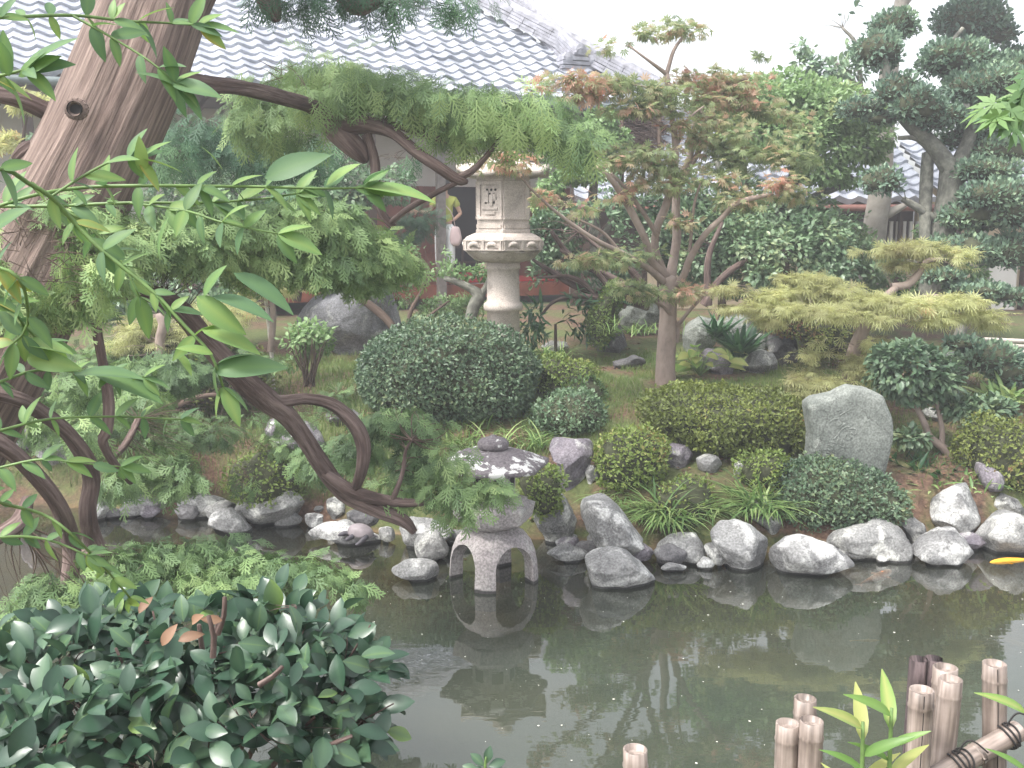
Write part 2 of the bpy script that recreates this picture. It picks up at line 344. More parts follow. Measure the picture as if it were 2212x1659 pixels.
def inflate(poly,Y,dep,nt_=40,np_=24,ex=2.4,sm_=1):
    """a solid whose outline at distance Y follows poly (pixel polygon), with depth dep"""
    W=np.array([P(u,v,Y) for u,v in poly]); lo,hi=W.min(0),W.max(0); c=(lo+hi)/2; c[1]=Y
    q=W-c; ang=np.arctan2(q[:,2],q[:,0]); 
    th=np.linspace(-math.pi,math.pi,nt_,endpoint=False); rr=np.zeros(nt_)
    n=len(poly)
    for i,t in enumerate(th):
        d=np.array([math.cos(t),math.sin(t)]); best=0
        for k in range(n):
            a=q[k,[0,2]]; b=q[(k+1)%n,[0,2]]; e=b-a; det=d[0]*(-e[1])+e[0]*d[1]
            if abs(det)<1e-9: continue
            s=(a[0]*(-e[1])+e[0]*a[1])/det; w=(d[0]*a[1]-d[1]*a[0])/det
            if s>0 and -1e-6<=w<=1+1e-6: best=max(best,s)
        rr[i]=best if best>0 else rr[i-1]
    if sm_: rr=(np.roll(rr,1)+2*rr+np.roll(rr,-1))/4
    ph=np.linspace(-math.pi/2,math.pi/2,np_)
    cs=np.sign(np.cos(ph))*np.abs(np.cos(ph))**(2/ex); sn=np.sign(np.sin(ph))*np.abs(np.sin(ph))**(2/ex)
    v=np.zeros((np_,nt_,3)); v[...,0]=c[0]+cs[:,None]*(rr*np.cos(th))[None]; v[...,2]=c[2]+cs[:,None]*(rr*np.sin(th))[None]
    v[...,1]=c[1]+sn[:,None]*dep
    return v.reshape(-1,3),grid_faces(np_,nt_,True)[:,::-1],c
def surf_pts(v,f,m):
    a,b,c,d=v[f[:,0]],v[f[:,1]],v[f[:,2]],v[f[:,3]]
    n=np.cross(c-a,d-b); ar=np.linalg.norm(n,axis=1)+1e-12; k=rng.choice(len(f),m,p=ar/ar.sum())
    s,t=rng.random(m)[:,None],rng.random(m)[:,None]
    p=(a[k]*(1-s)+b[k]*s)*(1-t)+(d[k]*(1-s)+c[k]*s)*t
    return p,unit(n[k]),ar.sum()/2
def Z(l,t): return [(t[0]+t[2]*x,t[1]+t[2]*y) for x,y in l]
ZA=(157.1,981.9,.3906); ZB=(1021.2,903.3,.2841); ZC=(1583.6,903.3,.2841); ZD=(1256.8,589.1,.2841)
E5=(0,553,.3333); E6=(553,553,.3333); E7=(1106,553,.3333); E8=(1659,553,.3333)
#==================================================== SETTING
def build_ground():
    xs=np.concatenate([-np.geomspace(400,9,22),np.linspace(-8.5,8.5,240),np.geomspace(9,400,22)])
    ys=np.concatenate([-np.geomspace(60,.5,8),np.linspace(0,14,220),np.geomspace(14.3,500,24)])
    X,Yy=np.meshgrid(xs,ys,indexing='ij'); z=height(X,Yy)
    a=Acc(); a.add(np.stack([X,Yy,z],-1),grid_faces(len(xs),len(ys))[:,::-1])
    m,nt,b=mat('garden_soil'); L=nt.links
    g=N(nt,'ShaderNodeNewGeometry'); n1=N(nt,'ShaderNodeTexNoise',Scale=1.6,Detail=8,Roughness=.65); L.new(g.outputs['Position'],n1.inputs['Vector'])
    n2=N(nt,'ShaderNodeTexNoise',Scale=26,Detail=6,Roughness=.7); L.new(g.outputs['Position'],n2.inputs['Vector'])
    soil=ramp(nt,n2.outputs['Fac'],[(.3,(.05,.03,.022)),(.5,(.13,.075,.05)),(.68,(.24,.15,.1))])
    moss=ramp(nt,n2.outputs['Fac'],[(.3,(.05,.075,.02)),(.7,(.15,.17,.06))])
    k=ramp(nt,n1.outputs['Fac'],[(.42,(0,0,0)),(.56,(1,1,1))])
    x=N(nt,'ShaderNodeMix',data_type='RGBA'); L.new(k,x.inputs[0]); L.new(soil,x.inputs[6]); L.new(moss,x.inputs[7])
    bed=ramp(nt,n1.outputs['Fac'],[(.35,(.05,.05,.025)),(.5,(.16,.10,.05)),(.62,(.22,.15,.09))])
    s=N(nt,'ShaderNodeSeparateXYZ'); L.new(g.outputs['Position'],s.inputs[0])
    kz=ramp(nt,s.outputs['Z'],[(0,(1,1,1)),(.03,(0,0,0))])
    y=N(nt,'ShaderNodeMix',data_type='RGBA'); L.new(kz,y.inputs[0]); L.new(x.outputs[2],y.inputs[6]); L.new(bed,y.inputs[7])
    L.new(y.outputs[2],b.inputs['Base Color']); b.inputs['Roughness'].default_value=.95
    bp=N(nt,'ShaderNodeBump',Strength=.8,Distance=.03); L.new(n2.outputs['Fac'],bp.inputs['Height']); L.new(bp.outputs[0],b.inputs['Normal'])
    o=a.build('ground',m); o['kind']='structure'
    # water
    a=Acc(); xs=np.linspace(-14,14,60); ys=np.linspace(1.2,10,30); X,Yy=np.meshgrid(xs,ys,indexing='ij'); a.add(np.stack([X,Yy,X*0],-1),grid_faces(60,30)[:,::-1])
    m,nt,b=mat('pond_water'); L=nt.links; nt.nodes.remove(b)
    g=N(nt,'ShaderNodeNewGeometry'); mp=N(nt,'ShaderNodeMapping'); mp.inputs['Scale'].default_value=(1.2,4,1); L.new(g.outputs['Position'],mp.inputs[0])
    n=N(nt,'ShaderNodeTexNoise',Scale=2.2,Detail=3); L.new(mp.outputs[0],n.inputs['Vector'])
    bp=N(nt,'ShaderNodeBump',Strength=.03,Distance=.02); L.new(n.outputs['Fac'],bp.inputs['Height'])
    gl=N(nt,'ShaderNodeBsdfGlossy',Roughness=.0); L.new(bp.outputs[0],gl.inputs['Normal'])
    tr=N(nt,'ShaderNodeBsdfTransparent',Color=(.62,.66,.5,1)); df=N(nt,'ShaderNodeBsdfDiffuse')
    n2=N(nt,'ShaderNodeTexNoise',Scale=.8,Detail=4); L.new(g.outputs['Position'],n2.inputs['Vector'])
    L.new(ramp(nt,n2.outputs['Fac'],[(.35,(.052,.066,.050)),(.65,(.070,.078,.056))]),df.inputs[0])
    # cloudier away from the shallow far bank
    s=N(nt,'ShaderNodeSeparateXYZ'); L.new(g.outputs['Position'],s.inputs[0])
    ad=N(nt,'ShaderNodeMath',operation='MULTIPLY_ADD'); L.new(n2.outputs['Fac'],ad.inputs[0]); ad.inputs[1].default_value=1.4; L.new(s.outputs['Y'],ad.inputs[2])
    mr=N(nt,'ShaderNodeMapRange'); L.new(ad.outputs[0],mr.inputs[0]); mr.inputs[1].default_value=5.7; mr.inputs[2].default_value=7.6; mr.inputs[3].default_value=.85; mr.inputs[4].default_value=.18
    m1=N(nt,'ShaderNodeMixShader'); L.new(mr.outputs[0],m1.inputs[0]); L.new(tr.outputs[0],m1.inputs[1]); L.new(df.outputs[0],m1.inputs[2])
    fr=N(nt,'ShaderNodeFresnel',IOR=1.36); L.new(bp.outputs[0],fr.inputs['Normal'])
    fm=N(nt,'ShaderNodeMath',operation='MULTIPLY'); L.new(fr.outputs[0],fm.inputs[0]); fm.inputs[1].default_value=2.3; fm.use_clamp=True
    m2=N(nt,'ShaderNodeMixShader'); L.new(fm.outputs[0],m2.inputs[0]); L.new(m1.outputs[0],m2.inputs[1]); L.new(gl.outputs[0],m2.inputs[2])
    L.new(m2.outputs[0],nt.nodes['Material Output'].inputs[0])
    o=a.build('pond_water',m); o['kind']='structure'
build_ground()
#==================================================== BUILDINGS
def boxm(acc,x0,x1,y0,y1,z0,z1,fr=None):
    v=np.array([[x,y,z] for x in (x0,x1) for y in (y0,y1) for z in (z0,z1)],float)
    if fr is not None: v=fr(v)
    acc.add(v,np.array([[0,1,3,2],[4,6,7,5],[0,4,5,1],[2,3,7,6],[0,2,6,4],[1,5,7,3]]))
def tile_roof(acc,fr,x0,x1,z0,slope,length,hipl=0,hipr=0,tw=.3,row=.27,curve=.0):
    """rows of curved pantiles on a slope; fr maps local to world"""
    nr=int(length/row); ca,sa=math.cos(slope),math.sin(slope)
    for j in range(nr):
        s0=j*row; a=x0+hipl*s0; b=x1-hipr*s0
        n=max(2,int((b-a)/tw))*8+1; x=np.linspace(a,b,n); fx=((x-x0)/tw)%1.0
        h=.055*np.abs(2*fx-1)**1.8+.012*np.sin(fx*2*math.pi)+np.repeat(rng.normal(0,.0055,n//8+2),8)[:n]
        x=x+rng.normal(0,.0005,n); rj=.008*rng.random()+.01*vn(np.stack([x*3,x*0+j,x*0],-1))
        def pos(s,hh):
            y=s*ca; z=z0+s*sa+curve*s*s; return np.stack([x,y-hh*sa,z+hh*ca],-1)
        lo=pos(s0,h-.04+rj*0); mid=pos(s0-.002,h+.045+rj); up=pos(s0+row+.03,h+.004+rj*.3)
        v=np.stack([lo,mid,up],0).reshape(-1,3); acc.add(fr(v),grid_faces(3,n))
ra=R(22); O=P(150,163,13.6)
ux=np.array([math.cos(ra),math.sin(ra),0]); uy=np.array([-math.sin(ra),math.cos(ra),0])
def H(v): v=np.asarray(v,float).reshape(-1,3); return np.array([O[0],O[1],0])+v[:,:1]*ux+v[:,1:2]*uy+v[:,2:]*np.array([0,0,1.])
def hloc(u,v,yl):
    d=ray(u,v); o=np.array([0,0,CH])-np.array([O[0],O[1],0]); t=(yl-o@uy)/(d@uy); p=o+d*t
    return float(p@ux),float(p[2])
EZ=float(O[2])
m_tile,_nt,_b=mat('roof_tile_grey'); _tc=N(_nt,'ShaderNodeTexCoord'); _n=N(_nt,'ShaderNodeTexNoise',Scale=3,Detail=5); _nt.links.new(_tc.outputs['Object'],_n.inputs['Vector'])
_n.inputs['Scale'].default_value=1.7; _n.inputs['Detail'].default_value=9; _n.inputs['Roughness'].default_value=.72
_nt.links.new(ramp(_nt,_n.outputs['Fac'],[(.34,(.2,.22,.26)),(.5,(.36,.38,.43)),(.66,(.47,.49,.54))]),_b.inputs['Base Color']); _b.inputs['Roughness'].default_value=.42
m_ridge=plain('ridge_tile_grey',(.3,.3,.34),.5,.35,9,bump=.3); m_wood=plain('dark_wood',(.06,.035,.025),.6,.3,12); m_red=plain('red_wood',(.2,.06,.035),.45,.3,6)
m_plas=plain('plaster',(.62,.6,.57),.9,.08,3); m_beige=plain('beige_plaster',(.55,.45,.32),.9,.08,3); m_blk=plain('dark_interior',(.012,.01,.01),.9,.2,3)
m_gut=plain('copper_gutter',(.12,.15,.15),.5,.2,5); m_carp=plain('red_carpet',(.5,.03,.03),.9,.15,30); m_grey=plain('grey_wood',(.16,.14,.13),.7,.3,14)
def ridge(acc,p0,p1,wd,ht,layers=6):
    p0=np.array(p0,float);p1=np.array(p1,float); d=unit(p1-p0); s=unit(np.cross(d,[0,0,1.])); up=np.cross(s,d); L=np.linalg.norm(p1-p0); n=int(L/.3)
    for k in range(layers):
        wk=wd*(1-.45*k/layers)+.012*(k%2); z0=ht*k/layers; z1=ht*(k+1)/layers-.006
        for i in range(n):
            a=p0+d*(i*L/n); b=p0+d*((i+1)*L/n-.008); sag=0
            v=np.array([q+s*sx*wk/2+up*zz for q in (a,b) for sx in (-1,1) for zz in (z0,z1)])+rng.normal(0,.002,(1,3))
            acc.add(v,np.array([[0,1,3,2],[4,6,7,5],[0,4,5,1],[2,3,7,6],[0,2,6,4],[1,5,7,3]]))
    n=int(L/.02); pts=[]
    for i in range(int(L/.3)):
        a=p0+d*(i*.3); b=a+d*.29
        tube(acc,[[*(a+up*ht),wd*.24],[*(a+d*.15+up*ht),wd*.25],[*(b+up*ht),wd*.27]],.15,10)
hall=thing('temple_hall','large traditional hall with a grey pantiled roof and open wooden veranda across the garden','building',(O[0],O[1],1.0))
SL=R(29)
# corner of the hip: x on the eave
xr=hloc(1440,240,0)[0]; xl=-7.0
LEN=6.2
a=Acc(); tile_roof(a,H,xl,xr,EZ,SL,LEN,0,.62,.3,.26,.012); a.build('roof',m_tile,hall,False)
def roofpt(u,v):
    d=ray(u,v); o=np.array([0,0,CH])-np.array([O[0],O[1],0]); lo,hi=0.,40.
    best=None
    for t in np.linspace(8,30,2200):
        p=o+d*t; yl=p@uy; s=yl/math.cos(SL)
        if yl>=0 and p[2]<=EZ+s*math.sin(SL)+.012*s*s: return H([[p@ux,yl,p[2]]])[0]
    return None
ra_top,ra_bot=roofpt(1098,4),roofpt(1243,150)
a=Acc(); dd=unit(ra_top-ra_bot); ridge(a,ra_bot,ra_bot+dd*5.0,.34,.30); a.build('descending_ridge',m_ridge,hall,False)
# end ornament of the ridge: stacked tile ends and scroll discs
a=Acc(); cb=ra_bot-dd*.1
for k,(sx,sz,r) in enumerate([(-.2,.22,.09),(.02,.36,.1),(.24,.2,.085)]):
    q=cb+ux*sx+np.array([0,0,sz]); tube(a,[[*(q+uy*.25),r],[*(q),r],[*(q-uy*.08),r*.95]],.1,14)
for k in range(5):
    wv=.5-.04*k; boxm(a,-.25-wv/6,.3+wv/6,-.04-.012*k,.2,-.1+.07*k,-.045+.07*k,lambda v:cb+v[:,:1]*ux+v[:,1:2]*uy+v[:,2:]*np.array([0,0,1.]))
a.build('ridge_end_ornament',m_ridge,hall,False)
hb=H([[xr,0,EZ]])[0]; ht=H([[xr-.62*LEN,LEN*math.cos(SL),EZ+LEN*math.sin(SL)+.012*LEN**2]])[0]
a=Acc(); ridge(a,hb,ht,.32,.26,5); a.build('hip_ridge',m_ridge,hall,False)
a=Acc(); tube(a,[[*H([[xl,-.06,EZ-.09]])[0],.06],[*H([[xr+.1,-.06,EZ-.09]])[0],.06]],1,10); a.build('gutter',m_gut,hall)
a=Acc()   # eave soffit with rafters
boxm(a,xl,xr,.05,2.2,EZ-.12,EZ-.06,H)
for x in np.arange(xl,xr,.35): boxm(a,x,x+.06,.0,2.2,EZ-.2,EZ-.122,H)
a.build('eave',m_wood,hall,False)
WY=2.3; FZ=1.40
a=Acc(); boxm(a,xl,hloc(700,400,WY)[0],WY,WY+.1,1.1,EZ+.6,H); a.build('wall',m_plas,hall,False)
x0=hloc(780,350,WY)[0]; x1=hloc(962,350,WY)[0]; x2=hloc(1062,350,WY)[0]; zt=hloc(900,402,WY)[1]
a=Acc(); boxm(a,x0-.8,xr-.3,WY,WY+.1,zt,EZ+.6,H); a.build('upper_wall',m_plas,hall,False)
a=Acc(); boxm(a,x0-.8,x1,WY+.02,WY+.08,FZ,zt,H)
for x in np.arange(x0-.8,x1,.9): boxm(a,x,x+.07,WY-.03,WY+.015,FZ,zt,H)
a.build('sliding_door',m_red,hall,False)
a=Acc(); boxm(a,x2+.1,xr-.3,WY+.02,WY+.08,FZ,zt,H)
for x in np.arange(x2+.1,xr-.3,.9): boxm(a,x,x+.07,WY-.03,WY+.015,FZ,zt,H)
a.build('sliding_door',m_red,hall,False)
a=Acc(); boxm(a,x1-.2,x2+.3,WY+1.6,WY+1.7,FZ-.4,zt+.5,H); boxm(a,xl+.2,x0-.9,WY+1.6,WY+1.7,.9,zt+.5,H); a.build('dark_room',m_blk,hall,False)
a=Acc()
for i in range(7): boxm(a,x1+.05+i*.28,x1+.09+i*.28,WY+.9,WY+.94,FZ,FZ+.5,H)
boxm(a,x1-.1,x2+.2,WY+.9,WY+.94,FZ+.5,FZ+.56,H); boxm(a,x1-.1,x2+.2,WY+.86,WY+.897,FZ+.22,FZ+.26,H)
a.build('railing',m_wood,hall,False)
a=Acc(); boxm(a,x0-3,xr-.5,.4,WY+1.7,FZ-.06,FZ,H); boxm(a,x0-3,xr-.5,.367,.395,FZ-.2,FZ+.01,H)
for x in np.arange(x0-3,xr-.5,1.8): boxm(a,x,x+.12,.9,1.02,.8,FZ-.065,H)
a.build('veranda_floor',m_red,hall,False)
a=Acc(); boxm(a,x1-.4,x2+.6,.9,WY+1.5,FZ+.004,FZ+.02,H); a.build('carpet',m_carp,hall,False)
for (u,wd) in ((954,.13),(808,.11),(560,.12),(85,.13),(1240,.12)):
    x,z=hloc(u,600,.3); a=Acc(); boxm(a,x-wd/2,x+wd/2,.25,.36,.9,EZ-.205,H); a.build('post',m_grey if u>900 else m_wood,hall,False)
# ---- low building on the right
side=thing('garden_house','low house with grey tiled eaves and beige walls beyond the pruned trees','building',P(1900,600,16.5))
e0=P(1560,436,15.2); 
def H2(v): v=np.asarray(v,float).reshape(-1,3); return np.array([e0[0],15.2,0])+v
ez2=float(e0[2]); W2=float(P(2020,436,15.2)[0]-e0[0])
a=Acc(); tile_roof(a,H2,-2.2,W2,ez2,R(27),2.9,0,0,.28,.26); a.build('roof',m_tile,side,False)
a=Acc(); ridge(a,H2([[-2.2,2.55,ez2+1.33]])[0],H2([[W2,2.55,ez2+1.33]])[0],.3,.25,4); a.build('roof_ridge',m_ridge,side,False)
m_rust=plain('rusty_gutter',(.22,.1,.08),.6,.2,5)
a=Acc(); tube(a,[[*H2([[-2.2,-.07,ez2-.09]])[0],.05],[*H2([[W2,-.07,ez2-.09]])[0],.05]],1,8); a.build('gutter',m_rust,side)
a=Acc(); boxm(a,-2.2,W2,.8,.9,.9,ez2+.2,H2); a.build('dark_wall',m_wood,side,False)
X3=float(P(1880,600,15.9)[0]-e0[0])
a=Acc(); boxm(a,-1.,X3+6,.6,.7,.9,1.75,H2); a.build('wall',m_beige,side,False)
a=Acc(); boxm(a,W2+.02,X3+6,.7,.8,1.75,float(P(2150,438,15.2)[2])+.3,H2); a.build('upper_wall',m_beige,side,False)
def su(u,v): 
    p=P(u,v,15.75); return float(p[0]-e0[0]),float(p[2])
# shoji panel, posts and rails
xa,zb=su(2118,690); xb,zt2=su(2196,560)
a=Acc(); boxm(a,xa,xb,.5,.55,zb,zt2+.25,H2); a.build('shoji_panel',m_plas,side,False)
for (ua,ub) in ((2196,2206),(2042,2056),(1978,1984),(1925,1932)):
    a=Acc(); q0=su(ua,700)[0]; q1=su(ub,700)[0]; boxm(a,q0,q1,.44,.58,.95,2.6,H2); a.build('post',m_wood,side,False)
a=Acc(); boxm(a,su(2040,700)[0],X3+6,.46,.598,zb-.12,zb-.004,H2); boxm(a,su(2040,700)[0],X3+6,.43,.597,su(2100,722)[1],su(2100,715)[1],H2); a.build('window_sill',m_red,side,False)
a=Acc()
for u in np.arange(1915,2040,14): q=su(u,600)[0]; boxm(a,q,q+.045,.52,.57,1.75,2.4,H2)
a.build('lattice',m_plas,side,False)
# upper right block of the same house
a=Acc()
p=P(2150,438,15.2); tile_roof(a,lambda v:np.asarray(v)+np.array([e0[0],15.3,0]),W2+.15,W2+5,float(p[2]),R(27),2.4,0,0,.28,.26); a.build('upper_roof',m_tile,side,False)
#==================================================== ROCKS
def rock(poly,label,m='rock',dep=None,rough=.085,Y=None,ex=2.6,name='rock',cat='rock',push=.12,group=None,fac=11,seed=0,sm_=1):
    us=[a for a,b in poly]; vs=[b for a,b in poly]; uc=(min(us)+max(us))/2; vb=max(vs)
    Yb=Y if Y else hit(uc,vb); wd=(max(us)-min(us))*Yb/F; hg=(vb-min(vs))*Yb/F
    dp=dep or .5*min(wd,hg*1.3)*.9
    if not Y: Yb=Yb+dp*.55
    s=(Yb)/(Yb); v,f,c=inflate(poly,Yb,dp,72,44,ex,sm_)
    q=v-c; sz=max(wd,hg)/2
    rg=np.random.default_rng(int(uc*7+vb)); 
    # broken facets
    for k in range(fac):
        n=unit(rg.normal(size=3)*[1,1,1]); n[1]=-abs(n[1]); n=unit(n); e=(q/[max(wd/2,.02),dp,max(hg/2,.02)])@n
        lim=.70+.24*rg.random(); over=np.maximum(e-lim,0); q=q-(over[:,None]*n*[wd/2,dp,hg/2])*.85
    nrm=unit(q); dn=fbm((q+c)*2.2/sz**.5*1.2,5); q=q+nrm*(dn*rough*sz)[:,None]
    z=q[:,2]; zb=-hg/2+.12*hg; lowm=np.clip((zb-z)/(.12*hg+1e-6),0,1.5); q[:,2]=z-lowm*push
    a=Acc(); a.add(q+c,f); o=a.build(name,M[m],None,True,loc=c); tag(o,label,cat,group); return o
RK=[
(Z([(100,240),(160,240),(215,290),(215,330),(170,370),(100,360),(60,300)],ZA),'rounded pale rock at the water edge beside the leaning cypress limb','rockw'),
(Z([(235,280),(290,210),(400,225),(520,270),(540,300),(480,325),(350,330),(250,348),(235,330)],ZA),'long low grey rock with white lichen at the left end of the shore','rock'),
(Z([(560,220),(640,200),(760,230),(860,260),(880,320),(800,352),(570,355),(540,300)],ZA),'grey shore rock mostly veiled by drooping cypress sprays','rock'),
(Z([(880,240),(930,180),(1040,160),(1180,200),(1270,260),(1290,320),(1260,405),(1050,410),(960,375),(890,300)],ZA),'big rounded grey boulder on the shore behind the white pointed rock','rock'),
(Z([(742,405),(770,330),(800,300),(870,300),(940,360),(1005,425),(1000,442),(900,436),(760,428)],ZA),'white pointed rock standing in the water at left','rockw'),
(Z([(1285,330),(1330,320),(1385,340),(1380,380),(1330,412),(1285,395)],ZA),'small pale rock between the big boulder and the turtle rock','rockw'),
(Z([(1400,250),(1450,235),(1510,290),(1510,350),(1450,358),(1405,310)],ZA),'egg shaped grey rock under the bent cypress limb','rock'),
(Z([(1280,435),(1380,375),(1500,370),(1570,420),(1700,450),(1712,485),(1640,500),(1450,480),(1290,450)],ZA),'flat white rock that a turtle is lying on','rockw'),
(Z([(1510,310),(1600,300),(1700,340),(1720,390),(1640,405),(1520,372)],ZA),'dark grey rock behind the turtle','rockd'),
(Z([(1690,410),(1740,400),(1790,420),(1780,470),(1720,495),(1690,460)],ZA),'small brownish rock right of the turtle','rock'),
(Z([(1800,400),(1860,350),(1960,360),(2080,370),(2110,440),(2000,500),(1880,530),(1830,480)],ZA),'white blotched rock behind the legs of the low stone lantern','rockw'),
(Z([(1870,520),(1900,450),(1960,420),(2050,440),(2080,520),(2060,600),(1990,612),(1880,592)],ZA),'rough brownish grey rock touching the left leg of the low lantern','rock'),
(Z([(1755,637),(1830,585),(1940,580),(2020,600),(2032,650),(2020,712),(1900,695),(1770,662)],ZA),'white wedge shaped rock in the water left of the low lantern','rockw'),
(Z([(40,1010),(150,1000),(260,1060),(300,1150),(250,1300),(100,1260)],E5),'purplish boulder on the left bank under the cypress','rockp'),
(Z([(250,1170),(380,1180),(490,1260),(480,1350),(380,1370),(240,1320)],E5),'pale grey boulder on the left bank right of the purplish one','rock'),
(Z([(850,1430),(960,1390),(1080,1440),(1110,1520),(980,1570),(870,1540)],E5),'dark grey rock half hidden in cypress at the left bank','rockd'),
(Z([(600,860),(700,820),(830,870),(830,960),(700,1000),(600,970)],E5),'grey stone in the shrubbery behind the thin sapling','rockd'),
(Z([(50,1060),(130,1010),(240,1040),(420,1160),(460,1250),(300,1300),(150,1230),(60,1150)],E6),'slanted grey stone seen behind the forked cypress limb','rockp'),
(Z([(540,190),(580,155),(900,165),(930,250),(900,330),(870,480),(800,535),(680,505),(650,430),(640,270),(545,240)],ZB),'square purple black block with white lichen behind the low lantern roof','rockp'),
(Z([(870,350),(950,370),(960,450),(880,505),(850,420)],ZB),'small grey stone wedged beside the square purple block','rock'),
(Z([(590,620),(680,570),(760,700),(792,780),(765,920),(650,965),(560,960),(480,900),(430,800),(500,700)],ZB),'big grey boulder with dark foot right of the low lantern','rock'),
(Z([(800,700),(850,590),(960,560),(1060,640),(1180,760),(1260,880),(1330,980),(1405,1080),(1380,1165),(1300,1150),(1180,1080),(1050,1000),(960,990),(900,860),(810,780)],ZB),'long pale slab slanting down to the water','rockw'),
(Z([(545,1030),(640,975),(720,955),(860,1005),(880,1030),(830,1100),(720,1090),(600,1070)],ZB),'low white rock just above the water beside the low lantern','rockw'),
(Z([(838,1080),(900,1010),(1060,990),(1190,1020),(1290,1110),(1390,1220),(1405,1280),(1200,1300),(1080,1312),(960,1290),(860,1255),(850,1150)],ZB),'large pale angular rock standing in the water at the centre','rockw'),
(Z([(865,910),(910,865),(945,920),(985,990),(930,1000),(880,950)],ZB),'small stone tucked at the foot of the pale slab','rock'),
(Z([(1400,960),(1500,900),(1740,890),(1772,940),(1740,1050),(1660,1105),(1480,1105),(1410,1040)],ZB),'grey brown rock beneath the overhanging grass tuft','rock'),
(Z([(1430,1135),(1490,1095),(1560,1110),(1640,1130),(1580,1160),(1440,1175)],ZB),'thin white stone at the waterline below the grass tuft','rockw'),
(Z([(1700,1115),(1760,1055),(1840,1080),(1850,1125),(1800,1152),(1710,1145)],ZB),'fist sized white pebble at the waterline','rockw'),
(Z([(1760,960),(1820,930),(1900,1040),(1965,1125),(1900,1145),(1800,1080)],ZB),'narrow grey stone behind the big speckled round boulder','rock'),
(Z([(1810,880),(1880,800),(2010,770),(2140,830),(2255,930),(2265,1050),(2210,1135),(2100,1162),(1960,1112),(1840,990)],ZB),'big speckled round boulder at the shore','rockw'),
(Z([(1430,170),(1530,170),(1640,210),(1690,290),(1660,350),(1560,390),(1470,390),(1420,290)],ZB),'dark rock with white lichen crust right of the round azalea','rockp'),
(Z([(1690,300),(1760,270),(1860,290),(1900,350),(1820,420),(1720,390)],ZB),'grey stone behind the bright fern','rock'),
(Z([(1990,340),(2100,300),(2120,420),(2040,490),(1980,440)],ZB),'pale stone left of the small azalea above the ferns','rock'),
(Z([(20,575),(120,565),(300,610),(400,700),(415,830),(300,860),(100,740),(30,640)],ZC),'pale slab stone behind the right grass tuft','rockw'),
(Z([(265,1070),(330,980),(440,905),(560,920),(740,980),(870,1050),(940,1140),(945,1185),(850,1208),(500,1218),(400,1200),(290,1150)],ZC),'smooth white oval boulder in the water at the right','rockw'),
(Z([(700,960),(800,870),(1020,790),(1150,760),(1290,820),(1335,900),(1325,1050),(1250,1095),(960,1080),(860,1030)],ZC),'broad mossy grey rock below the clipped two tone azalea','rock'),
(Z([(1250,760),(1390,760),(1500,840),(1490,920),(1360,1000),(1320,880)],ZC),'pale stone between the broad mossy rock and the sharp white one','rock'),
(Z([(1335,1030),(1450,910),(1590,835),(1700,850),(1760,930),(1832,1020),(1810,1060),(1690,1112),(1560,1125),(1400,1090)],ZC),'sharp edged white rock at the right shore','rockw'),
(Z([(1505,640),(1600,560),(1800,495),(1870,520),(1893,620),(1870,760),(1840,940),(1780,930),(1700,880),(1610,860),(1540,860),(1500,740)],ZC),'tall pale boulder above the sharp edged white rock','rockw'),
(Z([(1840,960),(1900,880),(2060,720),(2200,690),(2330,780),(2350,1040),(2100,1055),(1900,1055)],ZC),'dark rock with lichen at the right edge of the shore','rock'),
(Z([(1840,370),(1860,330),(1980,380),(2060,440),(2062,520),(1990,580),(1900,520)],ZC),'purple grey stone below the brown shrub','rockp'),
(Z([(1950,610),(2060,570),(2160,620),(2230,740),(2100,760),(1990,700)],ZC),'grey stone atop the dark rock at the right edge','rock'),
(Z([(1120,700),(1180,620),(1270,620),(1335,690),(1310,750),(1220,825),(1150,800)],E8),'grey stone between the round camellia and the pine pad','rock'),
(Z([(1525,825),(1600,740),(1700,720),(1760,840),(1600,865)],E8),'grey stone at the right frame edge below the pine pad','rock'),
(Z([(1000,1000),(1060,980),(1150,1030),(1170,1060),(1090,1080),(1010,1040)],E8),'small pale stone behind the camellia trunk','rock'),
(Z([(230,240),(330,190),(580,200),(605,330),(560,430),(430,480),(320,420),(250,330)],ZD),'large layered grey green boulder left of the maple trunk','rockg'),
(Z([(70,480),(130,400),(220,370),(330,420),(345,560),(300,612),(150,605),(80,550)],ZD),'mottled dark boulder in front of the layered one','rockd'),
(Z([(205,690),(400,620),(480,650),(512,710),(430,735),(250,730)],ZD),'flat dark rock with a white patch in the grass','rockd'),
(Z([(770,480),(790,370),(900,330),(1000,340),(1060,380),(1020,560),(850,612),(770,580)],ZD),'grey green boulder just right of the maple trunk','rockg'),
(Z([(1060,350),(1150,310),(1290,330),(1330,430),(1320,590),(1150,612),(1070,520)],ZD),'upright grey green stone behind the spear leaved plants','rockg'),
(Z([(1315,460),(1400,460),(1425,580),(1380,650),(1310,620)],ZD),'narrow stone wedged between the upright stone and the brown one','rockg'),
(Z([(1420,480),(1560,450),(1662,540),(1620,690),(1500,722),(1420,620)],ZD),'brownish boulder at the right of the stone row','rockd'),
(Z([(890,620),(960,560),(1070,600),(1190,760),(1060,772),(900,740)],ZD),'low purple rock behind the broad leaved plant','rockp'),
(Z([(1190,760),(1290,600),(1380,580),(1460,620),(1502,730),(1400,772)],ZD),'lichened mound shaped rock in front of the stone row','rock'),
(Z([(180,590),(250,545),(350,550),(380,600),(300,625),(200,620)],E7),'flat grey stone beside the tall lantern foot','rock'),
(Z([(440,30),(620,10),(700,60),(640,110),(480,120)],(553,880,.3333)),'low dark stone on the soil left of the big clipped dome','rockd'),
]
SKIP=False
for it in RK: rock(*it)
